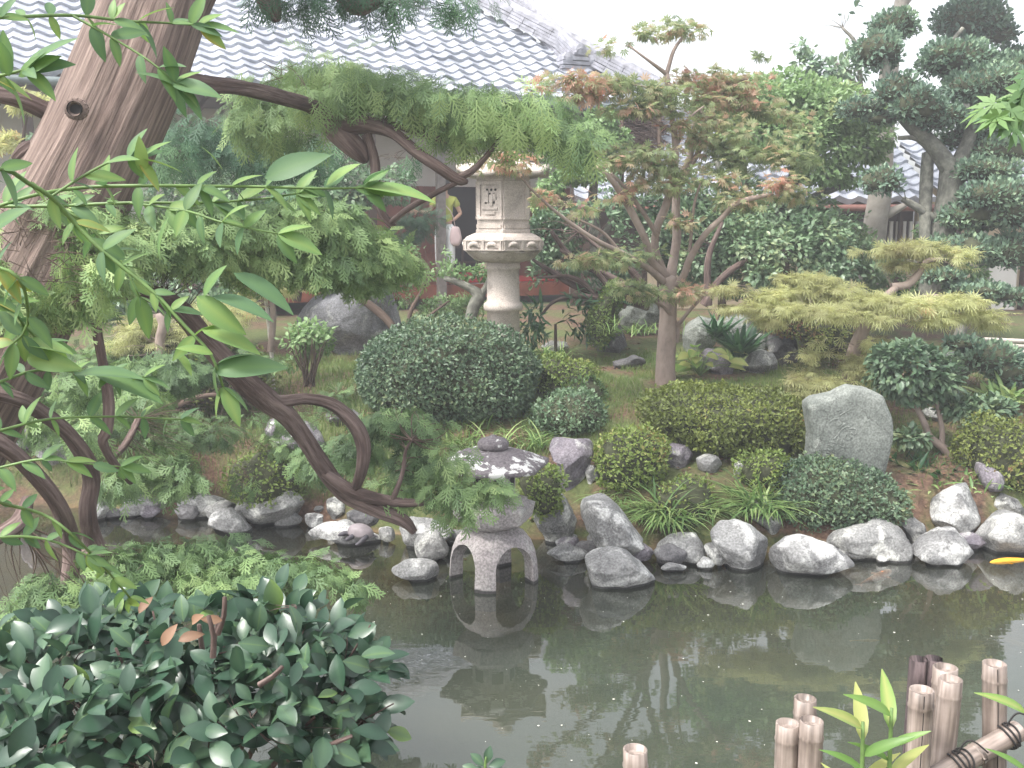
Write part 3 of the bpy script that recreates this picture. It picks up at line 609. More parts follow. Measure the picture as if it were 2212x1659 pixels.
rock(Z([(200,470),(290,300),(420,190),(550,160),(700,170),(850,160),(900,260),(930,400),(960,520),(850,600),(640,640),(560,640),(400,600),(220,560)],E6),
 'huge dark grey boulder with slanting grain in front of the hall','rockb',dep=.5,rough=.05,fac=9)
# small shore stones
ORD=['first','second','third','fourth','fifth','sixth','seventh','eighth','ninth','tenth','eleventh','twelfth']
for i in range(34):
    u=230+i*58+rng.normal()*12
    if 1000<u<1200 or 690<u<860: continue
    v=float(np.interp(u,[a for a,b in _sh],[b for a,b in _sh]))+4+10*rng.random(); s_=17+13*rng.random()
    rock([(u+s_*math.cos(t)*(1.2+.3*math.sin(t*3+i)),v-s_*.55+s_*.8*math.sin(t)*(1+.15*math.cos(t*2+i))) for t in np.arange(0,6.2,.6)],f"small {('dark','grey','purplish')[i%3]} stone between the shore boulders, {ORD[i//3]} of the {('dark','grey','purplish')[i%3]} ones from the left",('rockd','rock','rockp')[i%3],name='stone',cat='stone',push=.05,group='small stones packed between the shore boulders')
for i,(u,v,s,lb) in enumerate([(1238,1165,9,'tiny brown stone in the gap beside the big grey boulder'),(690,1105,10,'tiny pale stone by the big rounded boulder'),(1330,1150,11,'tiny stone half under the long pale slab'),(1905,1215,12,'tiny dark stone at the foot of the broad mossy rock'),(545,1112,9,'tiny stone at the shore under the cypress sprays')]):
    rock([(u+s*math.cos(t)*1.3,v-s*.5+s*.8*math.sin(t)) for t in np.arange(0,6.2,.8)],lb,'rock',name='stone',cat='stone',push=.02)
# engraved stele
st_poly=Z([(230,950),(270,910),(420,890),(520,835),(640,850),(720,900),(780,1040),(790,1100),(780,1180),(755,1330),(720,1420),(600,1440),(400,1420),(235,1400),(250,1250),(262,1150)],E8)
stele=rock(st_poly,'large upright grey green stone carved with a slanting inscription','rockg',dep=.13,rough=.03,ex=6,name='engraved_stone',cat='stone',fac=0,sm_=0)
#==================================================== LANTERNS
m_gran,_nt,_b=mat('pale_granite'); _tc=N(_nt,'ShaderNodeTexCoord')
_n=N(_nt,'ShaderNodeTexNoise',Scale=120,Detail=3); _n2=N(_nt,'ShaderNodeTexNoise',Scale=5,Detail=7,Roughness=.7)
_nt.links.new(_tc.outputs['Object'],_n.inputs['Vector']); _nt.links.new(_tc.outputs['Object'],_n2.inputs['Vector'])
_c=ramp(_nt,_n.outputs['Fac'],[(.3,(.3,.26,.235)),(.5,(.47,.42,.385)),(.7,(.58,.53,.49))]); _k=ramp(_nt,_n2.outputs['Fac'],[(.3,(.45,.44,.42)),(.5,(.95,.93,.9)),(.7,(1.05,1.05,1.05))])
_x=N(_nt,'ShaderNodeMix',data_type='RGBA',blend_type='MULTIPLY'); _x.inputs[0].default_value=1; _nt.links.new(_c,_x.inputs[6]); _nt.links.new(_k,_x.inputs[7]); _nt.links.new(_x.outputs[2],_b.inputs['Base Color'])
_b.inputs['Roughness'].default_value=.85; _bp=N(_nt,'ShaderNodeBump',Strength=.4,Distance=.01); _nt.links.new(_n2.outputs['Fac'],_bp.inputs['Height']); _nt.links.new(_bp.outputs[0],_b.inputs['Normal'])
def lathe(acc,c,prof,n=48,rot=0,poly=0,fn=None):
    th=np.arange(n)/n*2*math.pi+rot; v=[]
    for r,z in prof:
        rr=np.full(n,float(r))
        if poly:
            seg=2*math.pi/poly; rel=((th-rot)%seg)-seg/2; rr=r*math.cos(seg/2)/np.cos(rel)
        if fn is not None: rr,zz=fn(rr,z,th)
        else: zz=np.full(n,float(z))
        v.append(np.stack([c[0]+rr*np.cos(th),c[1]+rr*np.sin(th),c[2]+zz],-1))
    v=np.array(v); acc.add(v.reshape(-1,3),grid_faces(len(prof),n,True)[:,::-1])
YL=10.5; k=YL/F; cx=P(1087,600,YL)[0]
zz=lambda v:float(P(1087,v,YL)[2])
zbase=float(height(cx,YL))-.05
tl=thing('stone_lantern','tall pale stone lantern on a round pillar with a hexagonal light box','lantern',(cx,YL,zbase))
HX=-math.pi/2  # a hexagon edge towards the viewer
a=Acc(); c0=(cx,YL,0); r=.172
lathe(a,c0,[(.36,zbase),(.36,zbase+.12),(.3,zbase+.16),(.2,zbase+.2),(r+.01,zbase+.22),(r*.98,zz(672)),(r+.028,zz(670)),(r+.034,zz(663)),(r+.03,zz(655)),(r*1.0,zz(651)),(r*.97,zz(600)),(r*.97,zz(582)),(r*1.03,zz(581)),(r*1.03,zz(573)),(r*1.0,zz(572)),(r*1.04,zz(566)),(.0,zz(560))])
a.build('pillar',m_gran,tl)
a=Acc()
def flute(rr,z,th):
    return rr*(1+.022*np.abs(np.sin(th*15))),np.full(len(th),z)+.012*np.abs(np.sin(th*6))*(z>zz(552))
lathe(a,c0,[(.16,zz(567)),(.22,zz(565)),(.3,zz(559)),(.355,zz(550)),(.37,zz(546)),(.385,zz(543)),(.36,zz(541)),(.2,zz(541))],120,0,0,flute); a.build('lotus_bowl',m_gran,tl)
a=Acc(); lathe(a,c0,[(.3,zz(541)),(.45,zz(540.5)),(.455,zz(539)),(.455,zz(518)),(.448,zz(516)),(.43,zz(511)),(.36,zz(505)),(.33,zz(503)),(.1,zz(503))],6,HX); pl=a.build('platform',m_gran,tl,False)
# carved panels: frames and little crouching animals
def hexface(acc,R0,z0,z1,side,parts):
    """draw small boxes on a hexagon face; side: index of the face; parts (s0,s1,t0,t1,d0,d1) in face units"""
    t0=HX+side*math.pi/3; t1=t0+math.pi/3
    A=np.array([cx+R0*math.cos(t0),YL+R0*math.sin(t0)]); B=np.array([cx+R0*math.cos(t1),YL+R0*math.sin(t1)]); nn=np.array([math.cos((t0+t1)/2),math.sin((t0+t1)/2)])
    for s0,s1,q0,q1,d0,d1 in parts:
        v=[]
        for s in (s0,s1):
            for d in (d0,d1):
                for q in (q0,q1):
                    xy=A+(B-A)*s+nn*d; v.append([xy[0],xy[1],z0+(z1-z0)*q])
        acc.add(np.array(v),np.array([[0,1,3,2],[4,6,7,5],[0,4,5,1],[2,3,7,6],[0,2,6,4],[1,5,7,3]]))
a=Acc(); fr=[(0.02,.98,.88,1,0,.012),(.02,.98,0,.1,0,.012),(.03,.07,.1,.88,0,.011),(.47,.53,.1,.88,0,.011),(.93,.97,.1,.88,0,.011)]
for s in range(6): hexface(a,.455,zz(539),zz(517),s,fr)
a.build('panel_frame',m_gran,pl,False)
for s in range(6):
    t0=HX+s*math.pi/3;t1=t0+math.pi/3; A=np.array([cx+.455*math.cos(t0),YL+.455*math.sin(t0)]); B=np.array([cx+.455*math.cos(t1),YL+.455*math.sin(t1)])
    for q in (.27,.73):
        xy=A+(B-A)*q; e=unit(B-A); z0=zz(529)
        a=Acc(); tube(a,[[*(xy-e*.055),z0-.02,.012],[*(xy-e*.03),z0+.012,.026],[*(xy+e*.02),z0+.015,.028],[*(xy+e*.05),z0-.01,.016],[*(xy+e*.065),z0-.025,.01]],.012,8,.1); a.build('carved_relief',m_gran,pl)
a=Acc(); RB=.302
lathe(a,c0,[(.1,zz(503)),(.318,zz(503)),(.318,zz(496)),(.305,zz(495)),(RB,zz(492)),(RB,zz(393)),(.31,zz(390)),(.31,zz(380)),(.1,zz(380))],6,HX); fb=a.build('light_box',m_gran,tl,False)
a=Acc(); e=.1
for s in range(6):
    parts=[(.02,.98,.9,.97,0,.016),(.02,.14,.25,.9,0,.014),(.86,.98,.25,.9,0,.014),(.02,.98,.2,.27,0,.018),(.06,.94,.02,.1,0,.012)]
    if s%2==1: parts+=[(.2,.8,.4,.44,0,.01),(.3,.7,.3,.36,0,.012),(.3,.45,.55,.78,0,.012),(.5,.62,.48,.7,0,.015),(.6,.74,.6,.72,0,.01)]
    hexface(a,RB,zz(495),zz(390),s,parts)
a.build('carved_frame',m_gran,fb,False)
a=Acc()
for s in (0,2,4,5):
    if s==0: pass
    parts=[]
    for i in range(3):
        for j in range(4):
            s0=.3+.16*i+(.06 if j%2 else 0); q0=.52+.085*j; parts.append((s0,s0+.07,q0,q0+.045,0,.004))
    if s!=0: hexface(a,RB,zz(495),zz(390),s,parts)
a.build('lattice_window',m_blk,fb,False)
def upturn(rr,z,th):
    seg=math.pi/3; rel=np.abs((((th-HX)%seg)-seg/2))/(seg/2); w=np.clip(rr/.52,0,1)**3
    return rr,np.full(len(th),z)+.07*w*rel**4
a=Acc(); lathe(a,c0,[(.1,zz(382)),(.33,zz(381)),(.5,zz(384)),(.535,zz(383)),(.54,zz(374)),(.50,zz(371)),(.42,zz(364)),(.3,zz(355)),(.18,zz(344)),(.12,zz(336)),(.0,zz(334))],120,HX,6,upturn); rf=a.build('roof',m_gran,tl)
a=Acc(); lathe(a,c0,[(.1,zz(338)),(.13,zz(334)),(.09,zz(328)),(.12,zz(322)),(.13,zz(314)),(.1,zz(304)),(.03,zz(294)),(0,zz(290))],32); a.build('finial',m_gran,tl)
# --- low snow viewing lantern
YS=6.55; cx2=float(P(1066,1100,YS)[0]); zs=lambda v:float(P(1066,v,YS)[2])
m_snow=rockmat('weathered_granite',(.24,.215,.22),(.40,.37,.36),.40,(.45,.45,.42),6,True,.35)
m_cap,_nt,_b=mat('lichened_lantern_roof'); g=N(_nt,'ShaderNodeTexCoord'); n1=N(_nt,'ShaderNodeTexNoise',Scale=5,Detail=3,Roughness=.5); n2=N(_nt,'ShaderNodeTexVoronoi',Scale=26,Randomness=1)
nd=N(_nt,'ShaderNodeTexNoise',Scale=20,Detail=3); _nt.links.new(g.outputs['Object'],nd.inputs['Vector'])
mxv=N(_nt,'ShaderNodeMix',data_type='RGBA'); mxv.inputs[0].default_value=.06; _nt.links.new(g.outputs['Object'],mxv.inputs[6]); _nt.links.new(nd.outputs['Color'],mxv.inputs[7])
_nt.links.new(mxv.outputs[2],n2.inputs['Vector']); _nt.links.new(g.outputs['Object'],n1.inputs['Vector'])
lw=N(_nt,'ShaderNodeMath',operation='MULTIPLY_ADD'); _nt.links.new(n1.outputs['Fac'],lw.inputs[0]); lw.inputs[1].default_value=-1.5; _nt.links.new(n2.outputs['Distance'],lw.inputs[2])
kk=ramp(_nt,lw.outputs[0],[(0,(1,1,1)),(.0001,(1,1,1)),(.02,(0,0,0))]); 
sub=N(_nt,'ShaderNodeMath',operation='ADD'); _nt.links.new(lw.outputs[0],sub.inputs[0]); sub.inputs[1].default_value=.46
n5=N(_nt,'ShaderNodeTexNoise',Scale=17,Detail=8,Roughness=.7); _nt.links.new(g.outputs['Object'],n5.inputs['Vector'])
sm5=N(_nt,'ShaderNodeMath',operation='MULTIPLY_ADD'); _nt.links.new(n1.outputs['Fac'],sm5.inputs[0]); sm5.inputs[1].default_value=.8; _nt.links.new(n5.outputs['Fac'],sm5.inputs[2])
kk=ramp(_nt,sm5.outputs[0],[(.96,(0,0,0)),(1.0,(1,1,1))])
n3=N(_nt,'ShaderNodeTexNoise',Scale=60,Detail=5); _nt.links.new(g.outputs['Object'],n3.inputs['Vector'])
cc=ramp(_nt,n3.outputs['Fac'],[(.3,(.08,.068,.075)),(.7,(.2,.18,.19))])
xx=N(_nt,'ShaderNodeMix',data_type='RGBA'); _nt.links.new(kk,xx.inputs[0]); _nt.links.new(cc,xx.inputs[6]); xx.inputs[7].default_value=(.6,.6,.58,1); _nt.links.new(xx.outputs[2],_b.inputs['Base Color']); _b.inputs['Roughness'].default_value=.9
_bp=N(_nt,'ShaderNodeBump',Strength=.4,Distance=.01); _nt.links.new(n3.outputs['Fac'],_bp.inputs['Height']); _nt.links.new(_bp.outputs[0],_b.inputs['Normal'])
sl=thing('stone_lantern','squat snow viewing lantern standing on four arched legs in the pond','lantern',(cx2,YS,0))
c1=(cx2,YS,0)
def mesh_obj(acc,name): return acc.build(name,None,None,False)
# legs: a dome hollowed by two crossing arches
leg_rot=R(-100)
def lathe_solid(prof,n,rot,sq):
    a=Acc(); th=np.arange(n)/n*2*math.pi; v=[]
    for r,z in prof:
        x=np.cos(th);y=np.sin(th); rr=r/((np.abs(np.cos(th-rot))**sq+np.abs(np.sin(th-rot))**sq)**(1/sq))
        v.append(np.stack([cx2+rr*x,YS+rr*y,np.full(n,z)],-1))
    v=np.concatenate(v); m=len(prof); f=[grid_faces(m,n,True)]
    v=np.vstack([v,[cx2,YS,prof[0][1]],[cx2,YS,prof[-1][1]]]); k0=m*n
    f.append(np.array([[k0,(i+1)%n,i] for i in range(n)])); f.append(np.array([[k0+1,(m-1)*n+i,(m-1)*n+(i+1)%n] for i in range(n)])); 
    f=[x[:,::-1] for x in f]; a.add(v,f); return a
TL=zs(1133)
def dome(R0,top,thick): return [(R0*1.0,-.12),(R0*1.0,.0),(R0*.97,top*.3),(R0*.92,top*.55),(R0*.84,top*.75),(R0*.72,top*.9),(R0*.58,top*.975),(R0*.4,top),(R0*.2,top)]
legs=lathe_solid([(.27,-.12),(.27,.0),(.262,TL*.35),(.25,TL*.55),(.225,TL*.74),(.185,TL*.89),(.14,TL*.97),(.08,TL)],96,leg_rot+R(45),3.2).build('legs',m_snow,None,True)
cut1=lathe_solid([(.195,-.2),(.195,.0),(.188,TL*.4),(.15,TL*.62),(.08,TL*.7)],64,leg_rot+R(45),3.2).build('cut',None)
def arch(rot):
    a=Acc(); hw=.15; pr=[]
    for t in np.linspace(0,math.pi,14): pr.append((hw*math.cos(t),.125+.15*math.sin(t)))
    pr=[(hw*1.06,-.3)]+pr+[(-hw*1.06,-.3)]; v=[]
    ax=np.array([math.cos(rot),math.sin(rot),0]); sx=np.array([-ax[1],ax[0],0])
    for s in (-.6,.6):
        for x,z in pr: v.append(np.array([cx2,YS,z])+ax*s+sx*x)
    n=len(pr); f=[[i,(i+1)%n,n+(i+1)%n,n+i] for i in range(n)]
    a.add(np.array(v),[np.array(f)]); a.q.append(np.array([list(range(n))[::-1]])); a.q.append(np.array([list(range(n,2*n))])); return a.build('cut',None,None,False)
cuts=[cut1,arch(leg_rot+R(45)),arch(leg_rot-R(45))]
for cu in cuts:
    md=legs.modifiers.new('b','BOOLEAN'); md.operation='DIFFERENCE'; md.object=cu; md.solver='EXACT'
dg=bpy.context.evaluated_depsgraph_get(); me=bpy.data.meshes.new_from_object(legs.evaluated_get(dg)); legs.modifiers.clear(); legs.data=me
for cu in cuts: bpy.data.objects.remove(cu)
for p_ in me.polygons: p_.use_smooth=False
legs.parent=sl; legs.location=(-cx2,-YS,0)
hr=R(-108)
a=Acc(); lathe(a,c1,[(.1,TL-.02),(.15,TL-.005),(.19,TL+.015),(.23,TL+.045),(.2,TL+.05)],48); a.build('bowl',m_snow,sl)
a=Acc(); lathe(a,c1,[(.1,TL+.045),(.262,TL+.045),(.268,TL+.05),(.29,TL+.14),(.288,TL+.146),(.235,TL+.162),(.235,TL+.18),(.18,TL+.195),(.1,TL+.195)],6,hr); a.build('platform',m_snow,sl,False)
a=Acc(); lathe(a,c1,[(.05,TL+.19),(.15,TL+.19),(.15,TL+.4),(.05,TL+.4)],6,hr); fbx=a.build('light_box',m_snow,sl,False)
a=Acc()
for s in range(6):
    t0=hr+s*math.pi/3+R(30); d=np.array([math.cos(t0),math.sin(t0),0]); q=np.array([cx2,YS,TL+.295])+d*.131; e=np.array([-d[1],d[0],0])
    v=[q+e*x+np.array([0,0,z])+d*.003 for x,z in ((-.04,-.045),(.04,-.045),(.04,.045),(-.04,.045))]+[q+e*x+np.array([0,0,z]) for x,z in ((-.04,-.045),(.04,-.045),(.04,.045),(-.04,.045))]
    a.add(np.array(v),np.array([[0,1,2,3],[0,4,5,1],[1,5,6,2],[2,6,7,3],[3,7,4,0]]))
a.build('window_opening',m_blk,fbx,False)
def lowup(rr,z,th):
    seg=math.pi/3; rel=np.abs((((th-hr)%seg)-seg/2))/(seg/2); w=np.clip(rr/.4,0,1)**3
    return rr*(1+.006*np.sin(th*7)),np.full(len(th),z)+.012*w*rel**3
RT=TL+.395
a=Acc(); lathe(a,c1,[(.1,RT),(.3,RT),(.375,RT+.006),(.38,RT+.012),(.382,RT+.034),(.37,RT+.042),(.33,RT+.058),(.27,RT+.085),(.2,RT+.112),(.12,RT+.128),(.05,RT+.132),(0,RT+.133)],96,hr,6,lowup); a.build('roof',m_cap,sl)
a=Acc(); lathe(a,c1,[(.07,RT+.12),(.098,RT+.135),(.106,RT+.155),(.104,RT+.175),(.085,RT+.195),(.05,RT+.207),(.028,RT+.21),(.02,RT+.222),(0,RT+.226)],40); a.build('finial',m_cap,sl)
#==================================================== CLIPPED SHRUBS
def bush(poly,label,m='aza',dens=1.5,size=.035,dep=None,Y=None,T=T_SM,name='azalea_bush',cat='shrub',tc=0,tf=2.5,rough=.09,group=None,core='core',ta=.5,ex=2.2,shell=1.,fac=1.):
    us=[q[0] for q in poly]; vs=[q[1] for q in poly]; uc=(min(us)+max(us))/2; vb=max(vs)
    Yb=Y or hit(uc,vb); wd=(max(us)-min(us))*Yb/F; hg=(vb-min(vs))*Yb/F; dp=dep or .42*min(wd,hg*2)
    if not Y: Yb+=dp*.7
    v,f,c=inflate(poly,Yb,dp,60,36,ex); q=v-c; v=v+unit(q)*(rough*.75*fbm(v*3.5,4)*fac)[:,None]
    t=thing(name,label,cat,(c[0],c[1],v[:,2].min()),group)
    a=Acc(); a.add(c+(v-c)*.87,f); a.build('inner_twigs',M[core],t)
    p,n,ar=surf_pts(v,f,1); mcount=int(ar*dens*3.6/size**2); p,n,_=surf_pts(v,f,mcount)
    if (n*(p-c)).sum()<0: n=-n
    p=p-n*(rng.random(mcount)**1.5*.09*shell)[:,None]+n*(.02*rng.random(mcount))[:,None]
    p+=n*(.03*fbm(p*16,2))[:,None]
    keep=(fbm(p*11+9,2)>-.6)&(fbm(p*4.3+2,2)>-.95); p,n=p[keep],n[keep]; mcount=len(p)
    d=unit(n*.55+rdir(mcount)*.75+[0,0,.15]); nn=unit(n+rdir(mcount)*.6+[0,0,.3])
    a=Acc(); leaves(a,p,d,nn,size*(.65+.7*rng.random(mcount)),T,tints(p,tf,ta,.55,tc)); a.build('foliage',M[m],t,False)
    return t
V=lambda l:l
bush([(770,800),(785,762),(850,722),(920,697),(1000,692),(1080,712),(1130,748),(1157,790),(1155,850),(1120,890),(1040,915),(950,925),(880,905),(800,875),(768,840)],'largest dark green clipped dome of azalea in front of the tall lantern','azadk',1.5,.036)
bush([(1160,850),(1165,790),(1210,765),(1262,770),(1292,800),(1285,840),(1230,870),(1170,875)],'loose yellow green azalea directly right of the big dome','aza',1.3,.034)
bush([(1200,850),(1225,820),(1260,812),(1298,835),(1305,862),(1260,880),(1210,875)],'small green azalea tucked between two others','brite',1.0,.034,tc=-.25)
bush([(1145,905),(1160,870),(1205,853),(1270,855),(1308,880),(1318,905),(1290,925),(1215,950),(1160,938)],'green azalea with a few rusty leaves above the purple block','shrub',1.2,.036,tc=.1)
bush([(1388,890),(1400,860),(1450,842),(1560,840),(1680,842),(1730,870),(1745,910),(1740,970),(1710,995),(1620,985),(1520,975),(1440,950),(1395,915)],'long clipped hedge of small yellow green and bronze leaves','hedge',1.5,.034,dep=.55,name='clipped_hedge',cat='hedge')
bush([(1275,990),(1285,945),(1320,925),(1365,920),(1405,940),(1430,980),(1428,1030),(1390,1062),(1330,1065),(1285,1035)],'round bright green azalea ball beside the square purple block','aza',1.4,.034,tc=.12)
bush([(1120,1040),(1125,1025),(1200,1022),(1206,1060),(1195,1090),(1160,1110),(1130,1090)],'azalea peeping out below the low lantern roof','aza',1.3,.03,Y=7.15,dep=.15)
bush([(1600,1030),(1612,995),(1650,978),(1690,985),(1708,1020),(1700,1060),(1650,1070),(1612,1060)],'small azalea left of the two tone clipped one','aza',1.3,.03,tc=.05)
def tt(): pass
bush([(1675,1080),(1690,1030),(1730,1005),(1790,995),(1860,1002),(1915,1030),(1942,1075),(1935,1115),(1895,1120),(1850,1135),(1780,1160),(1710,1140),(1680,1110)],'two tone clipped azalea, blue green and bronze, over the shore','azadk',1.5,.03,tf=1.6,ta=1.1,tc=.12)
bush([(2080,960),(2100,920),(2150,905),(2220,900),(2260,960),(2250,1040),(2200,1070),(2130,1040),(2090,1010)],'brownish azalea at the right frame edge','hedge',1.3,.034,tc=.1)
bush([(1395,1120),(1420,1060),(1470,1040),(1520,1050),(1545,1090),(1530,1140),(1460,1150)],'loose green azalea among the grass tufts','aza',.7,.034,dep=.2,shell=2)
bush([(470,1060),(500,990),(570,960),(640,975),(665,1030),(660,1080),(560,1100)],'yellow green azalea behind the forked cypress limb','aza',.7,.034,Y=7.9,dep=.35,shell=2)
bush([(230,760),(280,700),(360,690),(450,720),(560,760),(600,830),(500,880),(320,880),(230,830)],'low bronze tinged shrub in the left background','hedge',.8,.045,Y=9.5,dep=.5,shell=2)
bush([(1270,700),(1290,650),(1330,600),(1345,640),(1330,720),(1290,745)],'moss green azalea beside the layered boulder','aza',1.2,.034,tc=-.1,dep=.3,Y=10.9)
bush([(1760,720),(1640,700),(1700,660),(1800,660),(1860,700),(1870,760),(1800,790),(1740,770)],'bronze brown shrub in the shade of the threadleaf maple','hedge',1.0,.035,Y=10.6,dep=.4,tc=.25)
# hydrangea like shrub with stems
def stemmy(uc,vb,Y,W,Hh,label,m,size,dens,name='shrub',n=26,T=T_MD,seed=1,low=0.35):
    c=P(uc,vb,Y); k=Y/F; t=thing(name,label,'shrub',c); a=Acc()
    for i in range(n):
        an=rng.random()*6.28; rr=rng.random()**.5; e=c+np.array([math.cos(an)*rr*W*k*.5,math.sin(an)*rr*W*k*.4,Hh*k*(.6+.35*rng.random())])
        tube(a,[[*(c+rdir(1)[0]*[.05,.05,0]),.008],[*((c+e)/2+rdir(1)[0]*.03),.006],[*e,.003]],.08,5)
    a.build('stems',M['twig'],t)
    a=Acc(); blobby(a,[(uc,vb-Hh*.68,Y,W*.52,Hh*.34)],dens,size,T); blobby(a,[(uc-W*.15,vb-Hh*low,Y,W*.35,Hh*.14)],dens*.5,size,T); a.build('foliage',M[m],t,False)
stemmy(668,835,9.3,125,135,'upright fresh green shrub over a fan of brown stems, left of the big dome','brite',.06,1.5)
#==================================================== MAPLE
def tree(name,label,cat,base): return thing(name,label,cat,base)
YM=9.6
mb=P(1440,848,YM)
mt=tree('maple_tree','maple with smooth pinkish trunk and green to red leaves in the lawn','tree',mb)
a=Acc(); roots=[]
def tb(l,n=10,rough=.03): 
    c=tube(a,ppath(l),.05,n,rough); roots.extend(c[::2]); return c
tb([(1443,880,YM,30),(1440,845,YM,25),(1437,800,YM,22),(1440,740,YM,21),(1443,680,YM,19),(1443,625,YM,20),(1442,600,YM,21)],20,.06)
a.build('trunk',M['mapbark'],mt)
tr=a; a=Acc()
tb([(1440,625,YM,17),(1432,590,9.6,11),(1415,540,9.5,9),(1420,490,9.45,9),(1440,440,9.4,9),(1458,360,9.4,8),(1457,290,9.4,7),(1448,230,9.4,6),(1440,160,9.4,6)])
tb([(1445,620,YM,14),(1455,560,9.7,10),(1462,510,9.75,10),(1460,450,9.8,9),(1465,400,9.8,8),(1490,340,9.8,7),(1505,260,9.8,6),(1530,210,9.8,7),(1535,195,9.8,5)])
tb([(1465,400,9.8,7),(1500,345,9.8,6),(1525,290,9.8,6),(1545,220,9.8,5),(1575,190,9.8,4),(1612,170,9.8,3)])
tb([(1452,620,YM,10),(1475,600,9.5,8),(1490,560,9.4,8),(1520,510,9.3,7),(1560,470,9.2,6),(1590,440,9.1,6),(1640,425,9.1,5),(1670,420,9.1,3)])
tb([(1440,600,YM,12),(1405,560,9.4,8),(1395,520,9.3,8),(1360,450,9.2,8),(1330,400,9.1,7),(1305,370,9.0,5)])
tb([(1420,510,9.45,6),(1390,460,9.3,5),(1350,405,9.2,4),(1320,375,9.1,3)])
tb([(1440,615,9.6,10),(1400,580,9.3,7),(1350,550,9.1,6),(1290,520,8.9,5),(1230,480,8.8,4),(1180,440,8.7,3)])
tb([(1340,545,9.1,4),(1300,500,9.0,3),(1240,470,8.9,2)])
tb([(1440,160,9.4,5),(1455,110,9.4,4),(1475,80,9.4,3)]); tb([(1440,160,9.4,5),(1400,130,9.3,3),(1360,100,9.3,2)])
tb([(1456,285,9.4,4),(1410,260,9.3,3),(1375,240,9.2,2)]); tb([(1447,220,9.4,3),(1400,190,9.3,2),(1340,180,9.2,1.5)])
tb([(1465,310,9.4,3),(1485,260,9.4,3),(1520,230,9.4,2)])
tb([(1460,740,YM,6),(1463,705,9.6,5),(1440,670,9.5,4),(1405,645,9.4,3)]); tb([(1463,705,9.6,5),(1490,670,9.5,4),(1520,640,9.5,3)])
tb([(1490,540,9.4,4),(1500,440,9.3,3),(1520,380,9.3,2)])
tb([(1180,440,8.7,3),(1140,400,8.6,2.5),(1110,360,8.5,2)])
mp_red=[(1225,170,8.9,65,16),(1180,185,8.8,40,14),(1095,350,8.4,75,22),(1215,425,8.7,70,20),(1440,632,9.4,90,20),(1530,185,9.8,45,18),(1600,215,9.8,50,20),(1470,270,9.3,40,14),(1690,395,9.0,45,22)]
mp_grn=[(1330,100,9.3,40,18),(1390,75,9.4,55,18),(1470,65,9.5,55,18),(1340,185,9.2,60,16),(1420,200,9.3,70,20),(1360,235,9.2,60,16),(1430,235,9.3,50,16),(1580,180,9.8,70,22),(1640,240,9.8,60,20),(1390,330,9.2,70,18),(1420,360,9.3,80,20),(1340,350,9.1,50,16),(1560,320,9.6,60,20),(1620,290,9.4,60,26),(1700,340,9.2,50,22),(1600,430,9.2,60,22),(1230,450,8.8,70,18),(1310,560,9.0,70,16),(1390,545,9.3,50,14),(1380,620,9.3,60,16),(1180,425,8.7,35,18),(1640,120,9.8,20,10),(1545,150,9.8,14,10)]
twigs(a,mp_red+mp_grn,roots,9,.006)
a.build('limbs',M['mapbark'],mt)
a=Acc()
def flatfol(pads,tc,dens=1.0,size=.07,T=T_MAP):
    blobby(a,pads,dens,size,T,up=1.2,out=.6,rnd=.6,tc=tc,shell=1.2,ta=.6,tb=.6)
W_=lambda l,q=1.3:[(p[0],p[1],p[2],p[3]*q,p[4]*1.2) for p in l]
mp_ext=[(1500,300,9.5,60,20),(1540,260,9.5,60,20),(1680,300,9.4,60,22),(1480,170,9.6,50,18),(1280,180,9.0,60,16),(1740,350,9.3,40,20),(1560,390,9.3,60,18),(1450,400,9.2,60,18),(1380,400,9.2,50,16),(1290,200,9.1,50,16),(1520,215,9.6,60,18),(1640,330,9.3,50,18),(1250,210,9,50,16),(1700,260,9.6,50,20),(1590,350,9.5,70,20),(1720,420,9.2,50,18),(1330,420,9.1,50,16),(1260,560,8.9,60,14),(1470,480,9.2,40,14)]
flatfol(W_(mp_grn),-.12,.3,.064); flatfol(W_(mp_ext,1.2),-.04,.28,.064); flatfol(W_(mp_red,1.2),.1,.34,.064)
a.build('foliage',M['maple'],mt,False)
